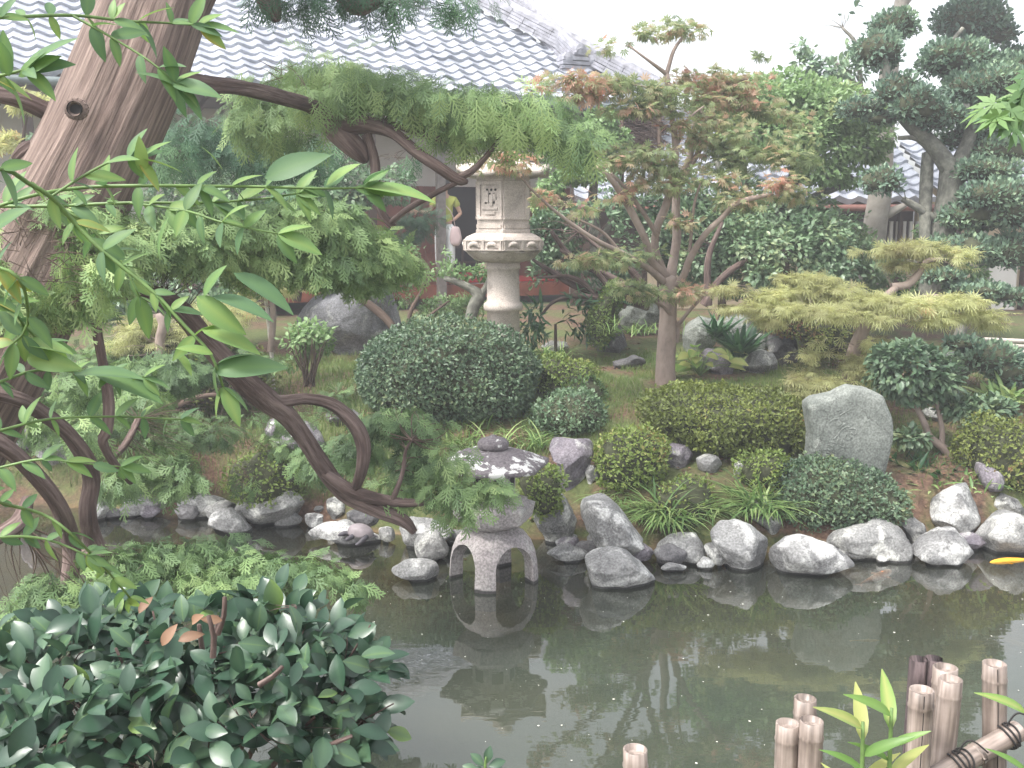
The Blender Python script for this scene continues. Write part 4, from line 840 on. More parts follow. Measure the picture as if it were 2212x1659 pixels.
#==================================================== THREADLEAF MAPLES
def threadleaf(label,base,trunks,pads,tc=0,dens=1.2,size=.085):
    global a,roots
    t=thing('threadleaf_maple',label,'tree',P(*base)); roots=[]; a=Acc()
    for l in trunks: tb(l,10,.05)
    twigs(a,pads,roots,8,.005); a.build('trunk',M['mapbark'],t)
    a=Acc(); p,n=pad_pts([(q[0],q[1],q[2],q[3]*1.05,q[4]*.82) for q in pads],dens,size,4,-.3,1.0); m=len(p)
    d=unit(n*[1,1,.3]*.9+rdir(m)*.5+[0,-.15,-.15]); nn=unit(np.array([0,0,1.])+n*.3+rdir(m)*.3)
    leaves(a,p,d,nn,size*(.6+.7*rng.random(m)),T_DIS,tints(p,2.5,.5,.5,tc)); a.build('foliage',M['diss'],t,False)
YT=8.9
threadleaf('wide spreading golden threadleaf maple leaning over the carved stone',(1830,880,YT),
 [[(1835,900,YT,16),(1832,820,YT,15),(1845,760,YT,15),(1865,710,YT,14),(1880,660,YT,10)],[(1865,705,YT,8),(1840,660,9,6),(1760,640,9,5),(1650,640,9,4)],[(1870,690,YT,7),(1930,660,9,6),(2020,640,9.1,5),(2110,660,9.1,3)],[(1925,620,9.3,9),(1960,615,9.3,9),(1985,590,9.3,8),(2000,565,9.3,6),(2030,560,9.3,4)],[(1900,650,9.1,8),(1935,622,9.3,8)]],
 [(1590,660,8.8,55,16),(1570,625,8.9,40,12),(1660,690,8.7,50,14),(1760,770,8.6,60,20),(1730,820,8.5,55,16),(1790,825,8.4,70,18),(1860,800,8.5,50,18),(1700,860,8.35,40,12),(1780,740,8.7,50,20),(1740,600,9.1,70,14),(2140,700,8.9,45,12),(1640,640,8.8,60,22),(1720,635,8.9,80,22),(1800,625,9,80,22),(1700,665,8.6,70,16),(1790,675,8.5,80,18),(1870,690,8.5,70,20),(1880,650,8.8,90,18),(1970,660,8.7,90,20),(2060,650,8.9,80,18),(2110,680,8.9,70,16),(2010,690,8.7,60,14),(1600,620,9,40,10),
  (1900,540,9.4,70,14),(1980,535,9.4,80,18),(2050,550,9.4,70,20),(2100,575,9.4,40,12),(1960,570,9.4,60,12),
  (1770,800,8.6,60,20),(1820,835,8.5,60,14),(1740,845,8.4,50,14),(1850,780,8.6,60,20),(1800,760,8.7,40,18),(1890,740,8.7,40,14),(1850,850,8.4,40,10)])
threadleaf('low yellow green threadleaf maple in the left background',(355,790,9),
 [[(350,800,9,12),(345,740,9,11),(352,700,9,11),(340,680,9,7)]],[(265,720,9,60,32),(230,750,8.9,50,20),(330,740,9.1,60,24),(300,700,9.2,70,20),(400,720,9.3,70,26),(470,680,9.3,80,30)],.02,1.1)
threadleaf('small golden threadleaf maple beside the white stake',(560,690,9.8),
 [[(585,760,9.8,8),(590,680,9.8,7),(585,640,9.8,5)]],[(560,590,9.8,65,34),(600,620,9.8,50,24),(520,660,9.8,60,24)],.05,1.1)
#==================================================== BIG CYPRESS
cy=thing('cypress_tree','huge leaning cypress with furrowed reddish bark and drooping green sprays on the left bank','tree',P(100,900,4.2))
a=Acc(); roots=[]
tk=spline(ppath([(540,-420,4.9,88),(430,-180,4.8,96),(352,-40,4.7,102),(312,60,4.6,106),(278,150,4.5,110),(235,250,4.45,112),(190,345,4.4,114),(100,520,4.3,122),(-10,720,4.2,135),(-150,960,4.1,150)]),.03)
tube(a,tk,.03,72,.085,3)
# knot hole rim and burl on the trunk
kp=P(165,236,4.16)
for i in range(14):
    t=i/14*6.283; t2=(i+1)/14*6.283
    tube(a,[[*(kp+[.038*math.cos(t),.0,.032*math.sin(t)]),.014],[*(kp+[.038*math.cos(t2),.0,.032*math.sin(t2)]),.014]],.02,6,0,0,False)
a.build('trunk',M['cybark'],cy)
a=Acc(); lathe(a,(0,0,0),[(0,.0),(.03,.0),(.03,.02)],16); 
o=a.build('knot_hole',m_blk,None); o.parent=cy; o.location=Vector(kp+[0,-.004,0])-cy.location; o.rotation_euler=(R(90),0,0)
limbs=[
 [(330,150,4.55,50),(380,172,4.6,32),(440,184,4.7,23),(520,190,4.9,19),(600,208,5.2,18),(680,235,5.5,20),(735,290,5.6,30),(775,330,5.6,26),(790,350,5.6,10)],
 [(740,270,5.6,24),(800,272,5.6,18),(850,288,5.5,14),(900,328,5.45,14),(950,362,5.4,15),(990,388,5.4,13),(1010,392,5.4,6)],
 [(985,385,5.4,9),(1015,372,5.4,9),(1040,350,5.4,7),(1080,300,5.4,5)],
 [(780,260,5.6,12),(850,270,5.6,9),(930,295,5.5,8),(1010,310,5.5,6),(1100,290,5.4,4),(1200,270,5.3,3)],
 [(790,290,5.6,13),(808,350,5.6,12),(810,410,5.6,12),(825,460,5.6,11),(850,490,5.6,9)],
 [(845,480,5.6,9),(890,445,5.5,8),(945,415,5.45,7),(985,395,5.4,6)],
 [(240,250,4.5,45),(180,262,4.4,30),(110,245,4.4,24),(40,215,4.3,23),(-60,195,4.2,22)],
 [(150,340,4.4,30),(90,330,4.4,20),(60,325,4.3,22),(35,345,4.3,14)],
 [(-120,600,4.0,24),(40,640,4.1,22),(120,632,4.15,22),(200,628,4.2,22),(320,633,4.4,23),(390,670,4.6,24),(440,730,4.7,24),(500,795,4.8,27),(570,860,5,30),(615,895,5.1,27),(650,940,5.2,25),(690,1000,5.3,25),(740,1062,5.4,23),(810,1100,5.4,20),(870,1125,5.4,18),(895,1150,5.4,10)],
 [(560,855,5.0,20),(600,868,5.05,19),(660,862,5.15,15),(720,875,5.2,17),(765,915,5.2,18),(785,960,5.2,18),(782,1010,5.2,15),(770,1050,5.3,13)],
 [(700,1020,5.3,14),(760,1060,5.3,16),(830,1080,5.4,14),(900,1085,5.4,11),(980,1075,5.4,8),(1060,1060,5.4,4)],
 [(850,1080,5.4,7),(870,1020,5.4,6),(878,970,5.4,4),(900,940,5.4,2)],
 [(-60,840,3.8,22),(30,860,3.9,21),(80,885,4,20),(140,930,4.1,19),(185,990,4.2,20),(198,1040,4.3,19),(190,1100,4.3,20),(200,1160,4.4,22),(230,1230,4.4,26)],
 [(-80,930,3.5,26),(0,960,3.6,24),(70,1020,3.7,22),(130,1100,3.8,21),(155,1180,3.9,20),(150,1260,3.9,20)],
 [(-20,1170,3.3,22),(40,1130,3.4,22),(60,1080,3.5,16)],
 [(212,540,4.2,9),(203,600,4.2,11),(207,700,4.2,12),(222,790,4.2,13),(235,870,4.2,15),(232,930,4.2,14),(222,955,4.2,13),(245,1000,4.3,12),(280,1040,4.5,9)],
 [(20,760,4.0,20),(60,720,4.0,16),(110,690,4.1,14),(180,685,4.2,11)],
 [(300,905,6.0,8),(270,960,5.9,9),(240,990,5.8,9)],
 [(570,-30,5.2,30),(590,20,5.2,22),(600,45,5.2,10)],[(720,-40,5.4,26),(760,10,5.3,20),(785,22,5.3,12),(830,-5,5.3,14)],
 [(340,-60,4.7,60),(480,-160,5.0,40),(650,-220,5.4,34),(850,-260,5.8,26),(1100,-320,6.3,18),(1400,-380,6.8,10)],
 [(650,-220,5.4,22),(720,-100,5.4,22),(760,0,5.3,18)],[(480,-160,5,26),(550,-80,5.2,26),(590,10,5.2,20)],
 [(160,1190,4.0,16),(300,1230,3.9,12),(450,1240,3.9,9),(600,1260,3.9,7),(720,1270,3.9,4)],
]
for l in limbs:
    b=Acc(); c=tube(b,ppath([(q[0],q[1],q[2],q[3]*.84) for q in l]),.022,28 if l[0][3]>18 else 14,.24,l[0][0]*.01); roots.extend(c[::3]); b.build('limb',M['limb'],cy)
up=[(620,165,5.8,90,55),(600,250,5.9,75,70),(545,240,5.9,40,60),(720,150,5.8,85,40),(820,180,5.6,90,42),(930,205,5.5,90,46),(1020,215,5.4,90,48),(1110,225,5.4,85,50),(1185,250,5.3,70,55),(1240,290,5.3,50,50),(1100,262,5.5,80,34),(980,262,5.6,80,28),(700,210,5.6,70,40)]
mid=[(40,490,3.6,90,60),(120,430,3.7,80,35),(0,570,3.6,80,60),(110,540,3.6,110,80),(60,620,3.6,110,60),(190,600,3.7,70,50),(60,520,3.7,120,90),(90,600,3.7,110,60),(150,560,3.7,90,60),(30,450,3.8,80,50),(170,640,3.8,60,40),(420,540,4.5,90,40),(780,590,5.1,70,30),(160,470,4.2,110,60),(240,540,4.2,90,60),(60,660,3.9,80,40),(330,500,4.4,110,50),(450,480,4.6,110,55),(560,490,4.8,110,60),(660,470,4.8,90,55),(740,490,4.9,90,60),(800,540,5.0,80,45),(700,560,4.9,110,50),(560,560,4.8,90,40),(880,560,5.2,50,25)]
low=[(150,820,5.2,90,40),(90,870,5,60,40),(560,900,6.2,60,40),(640,880,6.2,50,35),(350,800,7.0,110,40),(200,930,5.8,60,40),(400,890,6.2,130,45),(330,960,6.1,90,55),(480,930,6.1,90,45),(540,960,6.1,60,50),(290,860,6.3,80,40),(440,1000,6,70,40),(530,1030,6,45,30),(390,1040,6,50,30),(250,1040,5.6,40,40),(290,990,6,50,60)]
lr=[(850,905,5.6,80,32),(920,940,5.6,70,42),(960,990,5.5,60,45),(900,1000,5.6,60,40),(970,1060,5.4,70,28),(1055,1050,5.4,55,22),(780,960,5.9,50,50),(710,900,5.9,70,35),(850,1060,5.5,50,30),(990,1100,5.3,40,25),(690,990,6.1,60,40)]
wat=[(120,1260,3.5,110,45),(250,1215,3.7,100,38),(370,1195,3.9,100,34),(470,1180,4.0,80,26),(400,1250,3.8,130,35),(560,1225,3.9,110,32),(660,1235,3.9,90,30),(740,1265,3.9,65,30),(620,1280,3.9,100,26),(60,1330,3.4,80,50)]
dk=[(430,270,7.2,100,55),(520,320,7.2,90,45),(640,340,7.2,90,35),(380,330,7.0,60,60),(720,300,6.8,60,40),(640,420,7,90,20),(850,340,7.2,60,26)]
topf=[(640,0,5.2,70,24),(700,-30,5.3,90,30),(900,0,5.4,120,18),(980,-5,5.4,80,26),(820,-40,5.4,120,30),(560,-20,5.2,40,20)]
crown=[(500,-420,5.5,380,150,1.1),(1000,-420,6.2,380,140,1.2),(1450,-350,6.8,260,130,1.0),(200,-300,4.6,200,120,.7),(750,-700,6.0,500,160,1.4)]  # unseen crown above the frame, added to block sky reflected in the pond
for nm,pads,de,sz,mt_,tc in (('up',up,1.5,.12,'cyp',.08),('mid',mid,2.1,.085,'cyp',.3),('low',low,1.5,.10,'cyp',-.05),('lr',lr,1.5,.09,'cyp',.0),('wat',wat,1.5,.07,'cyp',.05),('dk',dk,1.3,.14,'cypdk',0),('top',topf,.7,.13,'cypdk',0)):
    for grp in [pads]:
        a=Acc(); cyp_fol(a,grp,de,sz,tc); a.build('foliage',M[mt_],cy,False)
        a=Acc(); twigs(a,grp,roots,12,.004); a.build('twigs',M['twig'],cy)
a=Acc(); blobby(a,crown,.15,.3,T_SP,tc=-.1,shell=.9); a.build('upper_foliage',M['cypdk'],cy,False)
# long hanging tassels
a=Acc()
for k in range(150):
    p=up[rng.integers(0,len(up))]; c=P(p[0]+rng.normal()*p[3]*.6,p[1]+(rng.random()-.4)*p[4],p[2]-.25*rng.random()); L=.09+.13*rng.random()
    leaves(a,c[None],np.array([[.25*rng.normal(),.1*rng.normal(),-1.]]),np.array([[0,-1.,.2]]),[L],T_SP[2],np.array([.75+.25*rng.random()]))
a.build('hanging_sprays',M['cyp'],cy,False)
#==================================================== TREES BEHIND
def bigtree(name,label,base,paths,pads,leafm,bark,size,dens,T=T_MD,up_=.6,tw=7,tc=0,thr=-.25,core=False,rough=.08,nt2=None):
    global a,roots
    t=thing(name,label,'tree',P(*base)); roots=[]; a=Acc()
    for i,l in enumerate(paths):
        c=tube(a,ppath(l),.06,14,rough,l[0][0]*.013); roots.extend(c[::2])
    a.build('trunk',M[bark],t)
    if tw:
        a=Acc(); twigs(a,pads,roots,tw,.012); a.build('twigs',M[bark],t)
    a=Acc(); blobby(a,pads,dens,size,T,up=up_,tc=tc,thr=thr); a.build('foliage',M[leafm],t,False); return t
YB=12.2
bp_=[(1640,220,12.0,90,40),(1740,230,12.1,100,44),(1560,230,12.2,70,40),(1700,290,11.9,100,40),(1800,250,12.1,80,44),(1880,300,12,50,40),(1600,200,12.4,90,30),(1680,185,12.6,90,28),(1770,210,12.6,100,36),(1840,260,12.4,80,40),(1720,270,12.1,110,34),(1620,250,12.2,90,34),(1800,320,12.0,90,36),(1690,320,11.9,80,26),(1560,290,12.1,60,30),(1860,330,12.1,60,30),(1770,370,11.9,60,24),(1830,380,12.0,50,24)]
bigtree('photinia_tree','broad dome shaped tree with fresh light green leaves right of the maple',(1640,600,YB),
 [[(1650,640,YB,24),(1655,560,YB,22),(1650,500,YB,22),(1670,460,YB,18)],[(1665,480,YB,17),(1690,430,YB,15),(1730,370,YB,10),(1760,320,YB,7),(1790,280,YB,4)],[(1640,560,YB,14),(1620,480,YB,14),(1610,400,YB,10),(1600,330,YB,7),(1600,260,12.2,4)],[(1690,470,YB,13),(1730,450,YB,11),(1770,420,YB,9),(1810,405,12,6),(1840,380,12,4)],[(1640,500,YB,12),(1600,440,YB,10),(1560,380,12,8),(1540,320,12,4)],[(1700,420,YB,9),(1720,330,12,6),(1700,270,12,4)],[(1640,540,YB,9),(1570,480,12,8),(1520,440,12,6),(1480,420,12,4)],[(1770,420,12,6),(1800,360,12,4),(1830,320,12,3)]],
 bp_,'brite','pinebark',.07,1.1,tw=14,tc=.15,thr=-.6)
bigtree('evergreen_tree','fresh green evergreen half hidden behind the tall lantern roof and maple',(1290,560,12.6),
 [[(1300,650,12.6,20),(1290,540,12.6,16),(1280,440,12.6,11),(1290,340,12.6,8)],[(1290,540,12.6,10),(1340,440,12.5,7),(1360,380,12.5,5)],[(1290,520,12.6,10),(1230,440,12.5,7),(1200,390,12.5,4)]],
 [(1300,260,12.6,40,26),(1330,300,12.6,40,22),(1290,310,12.6,50,26),(1250,370,12.4,60,26),(1220,330,12.4,40,30),(1300,360,12.5,50,22),(1190,400,12.3,30,30),(1170,440,12.2,20,40)],'brite','pinebark',.07,1.3,tw=6,tc=.1,thr=-.5)
bigtree('rhododendron_bush','wide dark leaved shrub with tangled brown branches behind the maple',(1330,640,11.5),
 [[(1400,660,11.4,12),(1330,640,11.3,10),(1250,620,11.2,8),(1180,580,11.1,5),(1150,560,11,3)],[(1390,650,11.3,11),(1320,600,11.2,9),(1240,560,11.1,7),(1190,500,11,4)],[(1400,640,11.3,10),(1360,580,11.2,8),(1300,540,11.2,5),(1250,500,11.2,3)],[(1350,660,11.2,8),(1260,640,11.0,7),(1200,650,11,4),(1170,680,11,3)],[(1520,660,11.4,10),(1560,600,11.4,8),(1620,560,11.4,6),(1700,540,11.4,3)],[(1530,660,11.4,9),(1530,560,11.4,7),(1560,480,11.4,4)],[(1300,650,11.2,6),(1240,600,11.1,5),(1160,600,11,2)],[(1330,640,11.2,7),(1280,580,11.1,6),(1210,540,11,4)]],
 [(1200,500,11.6,70,50),(1290,480,11.7,80,50),(1250,570,11.7,80,30),(1340,560,11.7,60,60),(1180,590,11.4,40,40),(1360,440,11.8,70,40),(1230,440,11.9,60,30),(1420,500,11.8,50,50),(1300,410,12,60,36),(1180,520,11.8,40,60)],'shrub','limb',.065,.9,tw=20,tc=.05)
bigtree('evergreen_hedge','belt of dense mid green bushes right of the maple trunk',(1650,660,11.6),
 [[(1560,690,11.7,10),(1560,600,11.7,8),(1570,540,11.7,5)],[(1700,680,11.7,10),(1700,600,11.7,8),(1690,520,11.7,5)],[(1790,660,11.7,8),(1800,580,11.7,6)]],
 [(1540,560,11.6,60,50),(1600,530,11.6,70,60),(1680,540,11.5,80,50),(1760,520,11.7,80,60),(1820,560,11.6,60,50),(1620,590,11.4,80,30),(1500,480,11.8,50,40),(1560,470,12.0,80,40),(1480,570,11.8,50,50),(1730,590,11.5,80,30),(1850,490,11.9,40,40),(1480,420,12.0,60,40),(1660,470,12.0,80,40),(1880,560,11.7,50,40),(1780,590,11.5,60,30),(1430,540,11.9,60,50),(1600,420,12.1,60,36),(1760,450,12.1,50,30)],'shrub','twig',.07,1.0,tw=6,tc=.2,thr=-.5)
bigtree('dark_bamboo_grass','bank of dark bamboo grass behind the foot of the tall lantern',(1220,720,11),
 [[(1200,760,11,4),(1200,700,11,3)]],[(1180,690,11.0,60,45),(1240,680,11.0,70,50),(1150,720,10.9,30,30),(1300,640,11.2,50,30),(1280,720,10.9,40,20)],'sasa','twig',.14,1.2,T=T_LANCE,tw=0)
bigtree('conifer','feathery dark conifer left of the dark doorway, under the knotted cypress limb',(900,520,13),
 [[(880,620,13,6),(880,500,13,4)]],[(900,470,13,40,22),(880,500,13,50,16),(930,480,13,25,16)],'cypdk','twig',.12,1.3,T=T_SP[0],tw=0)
bigtree('deciduous_bush','loose pale green bush with slim brown stems before the veranda',(860,700,11.3),
 [[(870,735,11,8),(835,690,11,9),(800,660,11,9),(775,640,11,7),(768,600,11,5)],[(880,745,11,5),(885,680,11,5),(905,640,11,4),(930,590,11,3)],[(870,735,11,4),(930,680,11,3),(970,650,11,2)]],
 [(800,600,11.2,80,40),(880,580,11.2,80,36),(930,560,11.2,50,34),(700,560,11,60,24),(960,660,11.4,50,24),(690,600,11,50,30),(860,640,11.2,40,24),(850,545,11.3,60,20)],'brite','twig',.05,.45,tw=14,tc=.05,thr=-.1)
bigtree('plum_tree','stumpy lichen covered tree with cut crooked branches left of the tall lantern pillar',(1020,690,11),
 [[(1012,700,11,12),(1025,660,11,14),(1035,640,11,15),(1020,625,11,10),(985,608,11,8),(960,602,11,6)],[(1035,645,11,10),(1050,620,11,7),(1060,590,11,4)]],
 [(1000,590,11.1,40,14),(1050,580,11.1,25,30),(960,580,11.1,40,16)],'brite','pinebark',.05,.45,tw=8)
bigtree('evergreen_bush','fresh green low bush between the plum trunk and the big clipped dome',(970,690,11.3),
 [[(960,720,11.3,4),(960,680,11.3,3)],[(1000,720,11.3,4),(1010,680,11.3,3)]],[(960,670,11.3,50,26),(1010,660,11.4,40,26),(930,690,11.2,40,20)],'brite','twig',.075,1.3,tw=4,tc=-.05,T=T_LANCE)
bigtree('background_shrubbery','tangle of dark evergreen shrubs under the cypress in front of the hall',(500,560,12),
 [[(480,640,12,10),(500,520,12,8),(520,420,12,5)],[(640,650,12,10),(660,560,12,7),(720,480,12,5)]],
 [(420,420,12,110,70),(560,430,12,110,60),(680,420,12.2,90,60),(480,540,11.8,110,60),(620,560,11.8,90,40),(380,620,11,120,50),(760,400,12.3,50,70),(520,610,11,90,30),(850,400,12.6,50,40),(250,640,10.5,100,50),(100,320,12,60,30)],'shrub','limb',.07,1.0,tw=12,tc=.1,thr=-.5)
bigtree('ground_hugging_juniper','feathery green juniper spreading over the left bank',(400,850,8.5),
 [[(350,900,8.4,8),(420,860,8.4,6),(500,850,8.5,4)]],[(420,850,8.5,110,30),(300,830,8.6,100,30),(520,880,8.2,80,26),(180,850,8.3,90,30),(620,900,7.9,60,20),(120,920,7.5,90,40),(500,780,9.2,90,24),(700,860,8.6,50,16),(260,900,7.9,90,30),(450,930,7.6,70,30),(60,820,8.5,90,40),(600,960,7.8,40,18),(200,780,9,100,26),(360,930,7.9,80,26),(560,830,8.8,90,24),(160,860,8.2,80,26)],'cyp','twig',.10,1.5,T=T_SPW,tw=8,tc=-.05)
bigtree('maple_sapling','yellow leaved maple twigs at the left edge by the hall wall',(40,300,11),
 [[(60,420,11,5),(50,320,11,4),(60,230,11,3)]],[(40,215,11,50,22),(90,225,11,40,14),(20,310,11,30,20),(80,340,11,24,12)],'diss','twig',.1,.8,T=T_MAP,tw=8,tc=.1)
# grey trunk tree whose crown is above the frame
YG=13.6
gt=bigtree('tall_grey_tree','tall tree with a thick smooth grey trunk rising out of frame at right',(1880,640,YG),
 [[(1872,660,YG,30),(1880,560,YG,28),(1892,470,YG,25),(1900,420,YG,24),(1905,330,YG,22),(1912,240,YG,20),(1925,120,YG,17),(1945,20,YG,14),(1960,-120,YG,12)],[(1895,470,YG,14),(1930,455,YG,10),(1960,440,YG,5)],[(1905,240,YG,10),(1860,200,YG,7),(1830,160,YG,5),(1800,130,YG,3)],[(1860,200,YG,6),(1850,100,YG,4),(1820,60,YG,3)],[(1945,20,YG,7),(1990,-40,YG,6),(2060,-160,YG,5)],[(1950,-50,YG,8),(1850,-200,YG,6),(1700,-300,YG,4)]],
 [(1790,30,YG,50,20),(1760,60,YG,30,14),(1830,20,YG,26,12),(1760,100,YG,45,20),(1820,100,YG,40,18),(1790,150,YG,50,20),(1740,140,YG,30,14),(1830,160,YG,40,18)],'pine','graybark',.10,.9,tw=10,tc=.25,thr=-.05)
a=Acc(); blobby(a,[(1950,-380,13.6,420,240,2.4),(1560,-480,14.5,330,210,2.2),(2350,-330,13,300,200,2),(1900,-760,13.6,500,200,2.5),(1200,-620,16,350,170,2.5)],.15,.4,T_MD,thr=-.2,shell=1.2); a.build('upper_foliage',M['pine'],gt,False)
# cloud pruned trees
def cloud(label,base,paths,pads,tc=0,name='cloud_pruned_tree',mt_='pine',size=.036):
    global a,roots
    t=thing(name,label,'tree',P(*base)); roots=[]; a=Acc()
    for l in paths: c=tube(a,ppath(l),.05,14,.14,l[0][0]*.01); roots.extend(c[::2])
    a.build('trunk',M['pinebark'],t)
    for (u,v,Y,ru,rv) in pads:
        rv*=.86; ru*=.97; c=P(u,v,Y); rx=ru*Y/F; rz=rv*Y/F; ry=rx*.75
        q=rdir(1400); vv,ff,_=inflate([(u+ru*math.cos(x),v+rv*math.sin(x)*(1 if math.sin(x)<0 else .7)) for x in np.arange(0,6.28,.3)],Y,ry,40,26,2.2)
        vv=vv+unit(vv-c)*(.06*fbm(vv*3.5,3))[:,None]
        a=Acc(); _,_,ar=surf_pts(vv,ff,1); m=int(ar*2.2/size**2); p,n,_=surf_pts(vv,ff,m)
        if (n*(p-c)).sum()<0: n=-n
        keep=fbm(p*6,2)>-.62; p,n=p[keep],n[keep]; m=len(p)
        p=p-n*(rng.random(m)**1.5*.12)[:,None]+n*(.03*fbm(p*12,2))[:,None]
        d=unit(n*.8+rdir(m)*.55+[0,0,.25]); leaves(a,p,d,unit(n+rdir(m)*.7),size*1.5*(.6+.8*rng.random(m)),T_LANCE if size>.06 else T_SM,tints(p,3,.5,.55,tc)); pd=a.build('foliage_pad',M[mt_],t,False)
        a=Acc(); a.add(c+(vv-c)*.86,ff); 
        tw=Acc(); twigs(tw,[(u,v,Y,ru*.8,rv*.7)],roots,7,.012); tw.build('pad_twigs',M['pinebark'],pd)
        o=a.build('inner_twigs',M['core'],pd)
    return t
YC=11.2
bigtree('pale_shrubbery','pale green mixed bushes behind the threadleaf maple at right',(1800,640,12.4),
 [[(1780,700,12.4,8),(1790,600,12.4,6),(1800,520,12.4,4)],[(1900,680,12.4,7),(1940,600,12.4,5)]],
 [(1740,470,12.6,70,50),(1820,540,12.6,80,50),(1900,590,12.6,60,40),(1980,640,12.4,60,30),(1700,600,12.4,80,40),(1590,600,12.5,80,40),(2080,590,12.6,60,40),(2020,500,13,40,40)],'brite','twig',.065,.9,tw=8,tc=-.12,thr=-.45)
cloud('big twisting cloud pruned tree with rounded dark green pads at the right',(2010,640,YC),
 [[(2005,700,YC,30),(2015,600,YC,28),(2030,520,YC,27),(2050,430,YC,25),(2060,360,YC,26)],[(2055,370,YC,22),(2020,320,YC,17),(1970,270,YC,15),(1930,220,YC,13),(1915,160,YC,9),(1910,110,YC,6)],[(2062,370,YC,20),(2090,310,YC,14),(2110,240,YC,9),(2150,190,YC,6)],[(2035,330,YC,9),(1980,300,YC,5),(1940,298,YC,4)],[(2055,420,YC,12),(2100,360,YC,8),(2160,330,YC,5)],[(2030,480,YC,10),(1985,450,YC,8),(1950,430,YC,6)],[(2030,540,YC,10),(2090,510,YC,7),(2150,480,YC,5)],[(2090,310,YC,6),(2100,200,YC,5),(2060,100,YC,4),(2080,60,YC,4)],[(1995,560,11,12),(2000,420,11.3,13),(2005,330,11.3,12)]],
 [(1900,115,11.3,50,55),(1925,60,11.7,62,44),(1935,200,11.1,50,55),(1985,230,11.0,65,50),(2030,250,11.1,60,34),(2060,130,11.4,85,52),(2140,190,11.1,110,50),(2190,170,11.4,70,60),(1860,240,11.4,58,28),(1905,260,11.3,44,22),(1900,395,11.0,50,36),(2150,330,11.2,75,30),(2130,370,11.0,75,34),(2150,420,10.8,80,40),(2090,300,11.4,60,26),(2100,470,11.0,80,36),(2190,460,10.8,60,50),(2080,540,10.9,90,34),(2180,545,10.9,70,40),(2140,270,11.3,70,30)],tc=.08)
cloud('dark cloud pruned crown against the sky at the top right',(2110,400,14.5),
 [[(2120,700,14.5,20),(2110,400,14.5,16),(2090,200,14.5,12),(2080,110,14.5,8),(2090,60,14.5,5)],[(2085,160,14.5,7),(2140,120,14.5,4)]],
 [(2095,45,14.5,88,55),(2150,75,14.5,45,34),(2180,125,14.6,40,24)],tc=-.15,size=.045)
cloud('low clipped pine with a flat pad at the right frame edge',(2160,760,9.4),
 [[(2110,800,9.4,8),(2130,760,9.4,7),(2160,740,9.4,5)]],[(2140,775,9.4,75,40),(2085,745,9.5,50,20),(2190,810,9.3,50,36)],tc=.05,name='dwarf_pine')
cloud('flat topped pine pad before the paper screen',(2090,700,10.6),
 [[(2070,730,10.6,12),(2085,690,10.6,11),(2100,655,10.6,9),(2120,640,10.6,5)]],[(2110,628,10.6,85,20),(2170,640,10.6,50,20),(2040,600,10.7,50,18)],tc=.1,name='dwarf_pine')
# camellia with pinkish trunk
def camtree():
    global a,roots
    t=thing('camellia_tree','small glossy leaved tree with forked pinkish trunk right of the carved stone','tree',P(2065,1010,8.1)); roots=[]; a=Acc(); Y=8.1
    for l in ([(2085,1035,Y,13),(2062,1000,Y,12),(2040,970,Y,10),(2010,945,Y,8),(1995,910,Y,7),(1975,870,Y,5),(1970,850,Y,4)],[(2035,960,Y,7),(2035,930,Y,6),(2028,890,Y,5),(2020,860,Y,4)],[(2070,1010,Y,8),(2068,980,Y,7),(2085,955,Y,7),(2110,935,Y,6),(2135,918,Y,3)],[(2110,935,Y,4),(2090,910,Y,3)],[(2015,950,Y,6),(1990,935,Y,3)]):
        c=tube(a,ppath(l),.03,10,.05); roots.extend(c)
    a.build('trunk',M['mapbark'],t); pads=[(1965,800,Y,92,62),(1930,770,Y,50,30),(2030,820,Y,45,50),(1975,850,Y,50,25),(2120,885,Y,70,32),(2070,880,Y,40,24),(1965,945,8.0,42,22),(2160,900,Y,40,22)]
    a=Acc(); twigs(a,pads,roots,10,.005); a.build('twigs',M['twig'],t)
    a=Acc(); blobby(a,pads,1.25,.062,T_MD,out=.7,rnd=.6,tc=.12,shell=.5); a.build('foliage',M['azadk'],t,False)
camtree()
#==================================================== GRASSES AND SMALL PLANTS
def tuft(u,v,label,L=.32,n=170,m='lirio',T=T_ARC,name='lilyturf',spread=.07,Y=None,lean=(0,-.25,0),cat='plant',up_=.9):
    Yh=Y or hit(u,v); c=P(u,v,Yh); c[2]=max(height(c[0],c[1]),.03) if Y is None else c[2]
    t=thing(name,label,cat,c); a=Acc(); p=c+rng.normal(size=(n,3))*[spread,spread,.01]
    d=unit(rdir(n)*[1,1,.3]+[0,0,up_]+np.array(lean)); side=np.cross(d,[0,0,1.]); nn=np.cross(side,d); nn=nn*np.sign(nn[:,2:3]+1e-9)
    leaves(a,p,d,nn+rdir(n)*.15,L*(.55+.6*rng.random(n)),T,tints(p,6,.2,.9)); a.build('leaves',M[m],t,False); return t
tuft(1437,1125,'full grass tuft hanging over the rocks, nearest the long pale slab',.36,360,Y=7.35)
tuft(1640,1105,'grass tuft draped over the right slab stone',.34,300,Y=7.3)
tuft(1530,1105,'dark green grass tuft between the two draped ones',.28,220,Y=7.45)
tuft(1350,1080,'thin grey green grass tuft beneath the round azalea ball',.3,160,Y=7.7)
tuft(1560,1070,'upright grass tuft behind the draped ones, below the fern',.3,200,Y=7.8)
tuft(1480,1010,'sparse blades right of the round azalea ball',.24,90,Y=8.1)
tuft(1160,968,'variegated spider plant behind the low lantern roof',.26,45,'lirio',Y=8.3,spread=.03)
tuft(1060,960,'wispy dark grass under the big dome',.3,120,'lirio',Y=8.5,spread=.2)
tuft(990,960,'wispy grass clump left of the low lantern finial',.26,70,'lirio',Y=8.5,spread=.1)
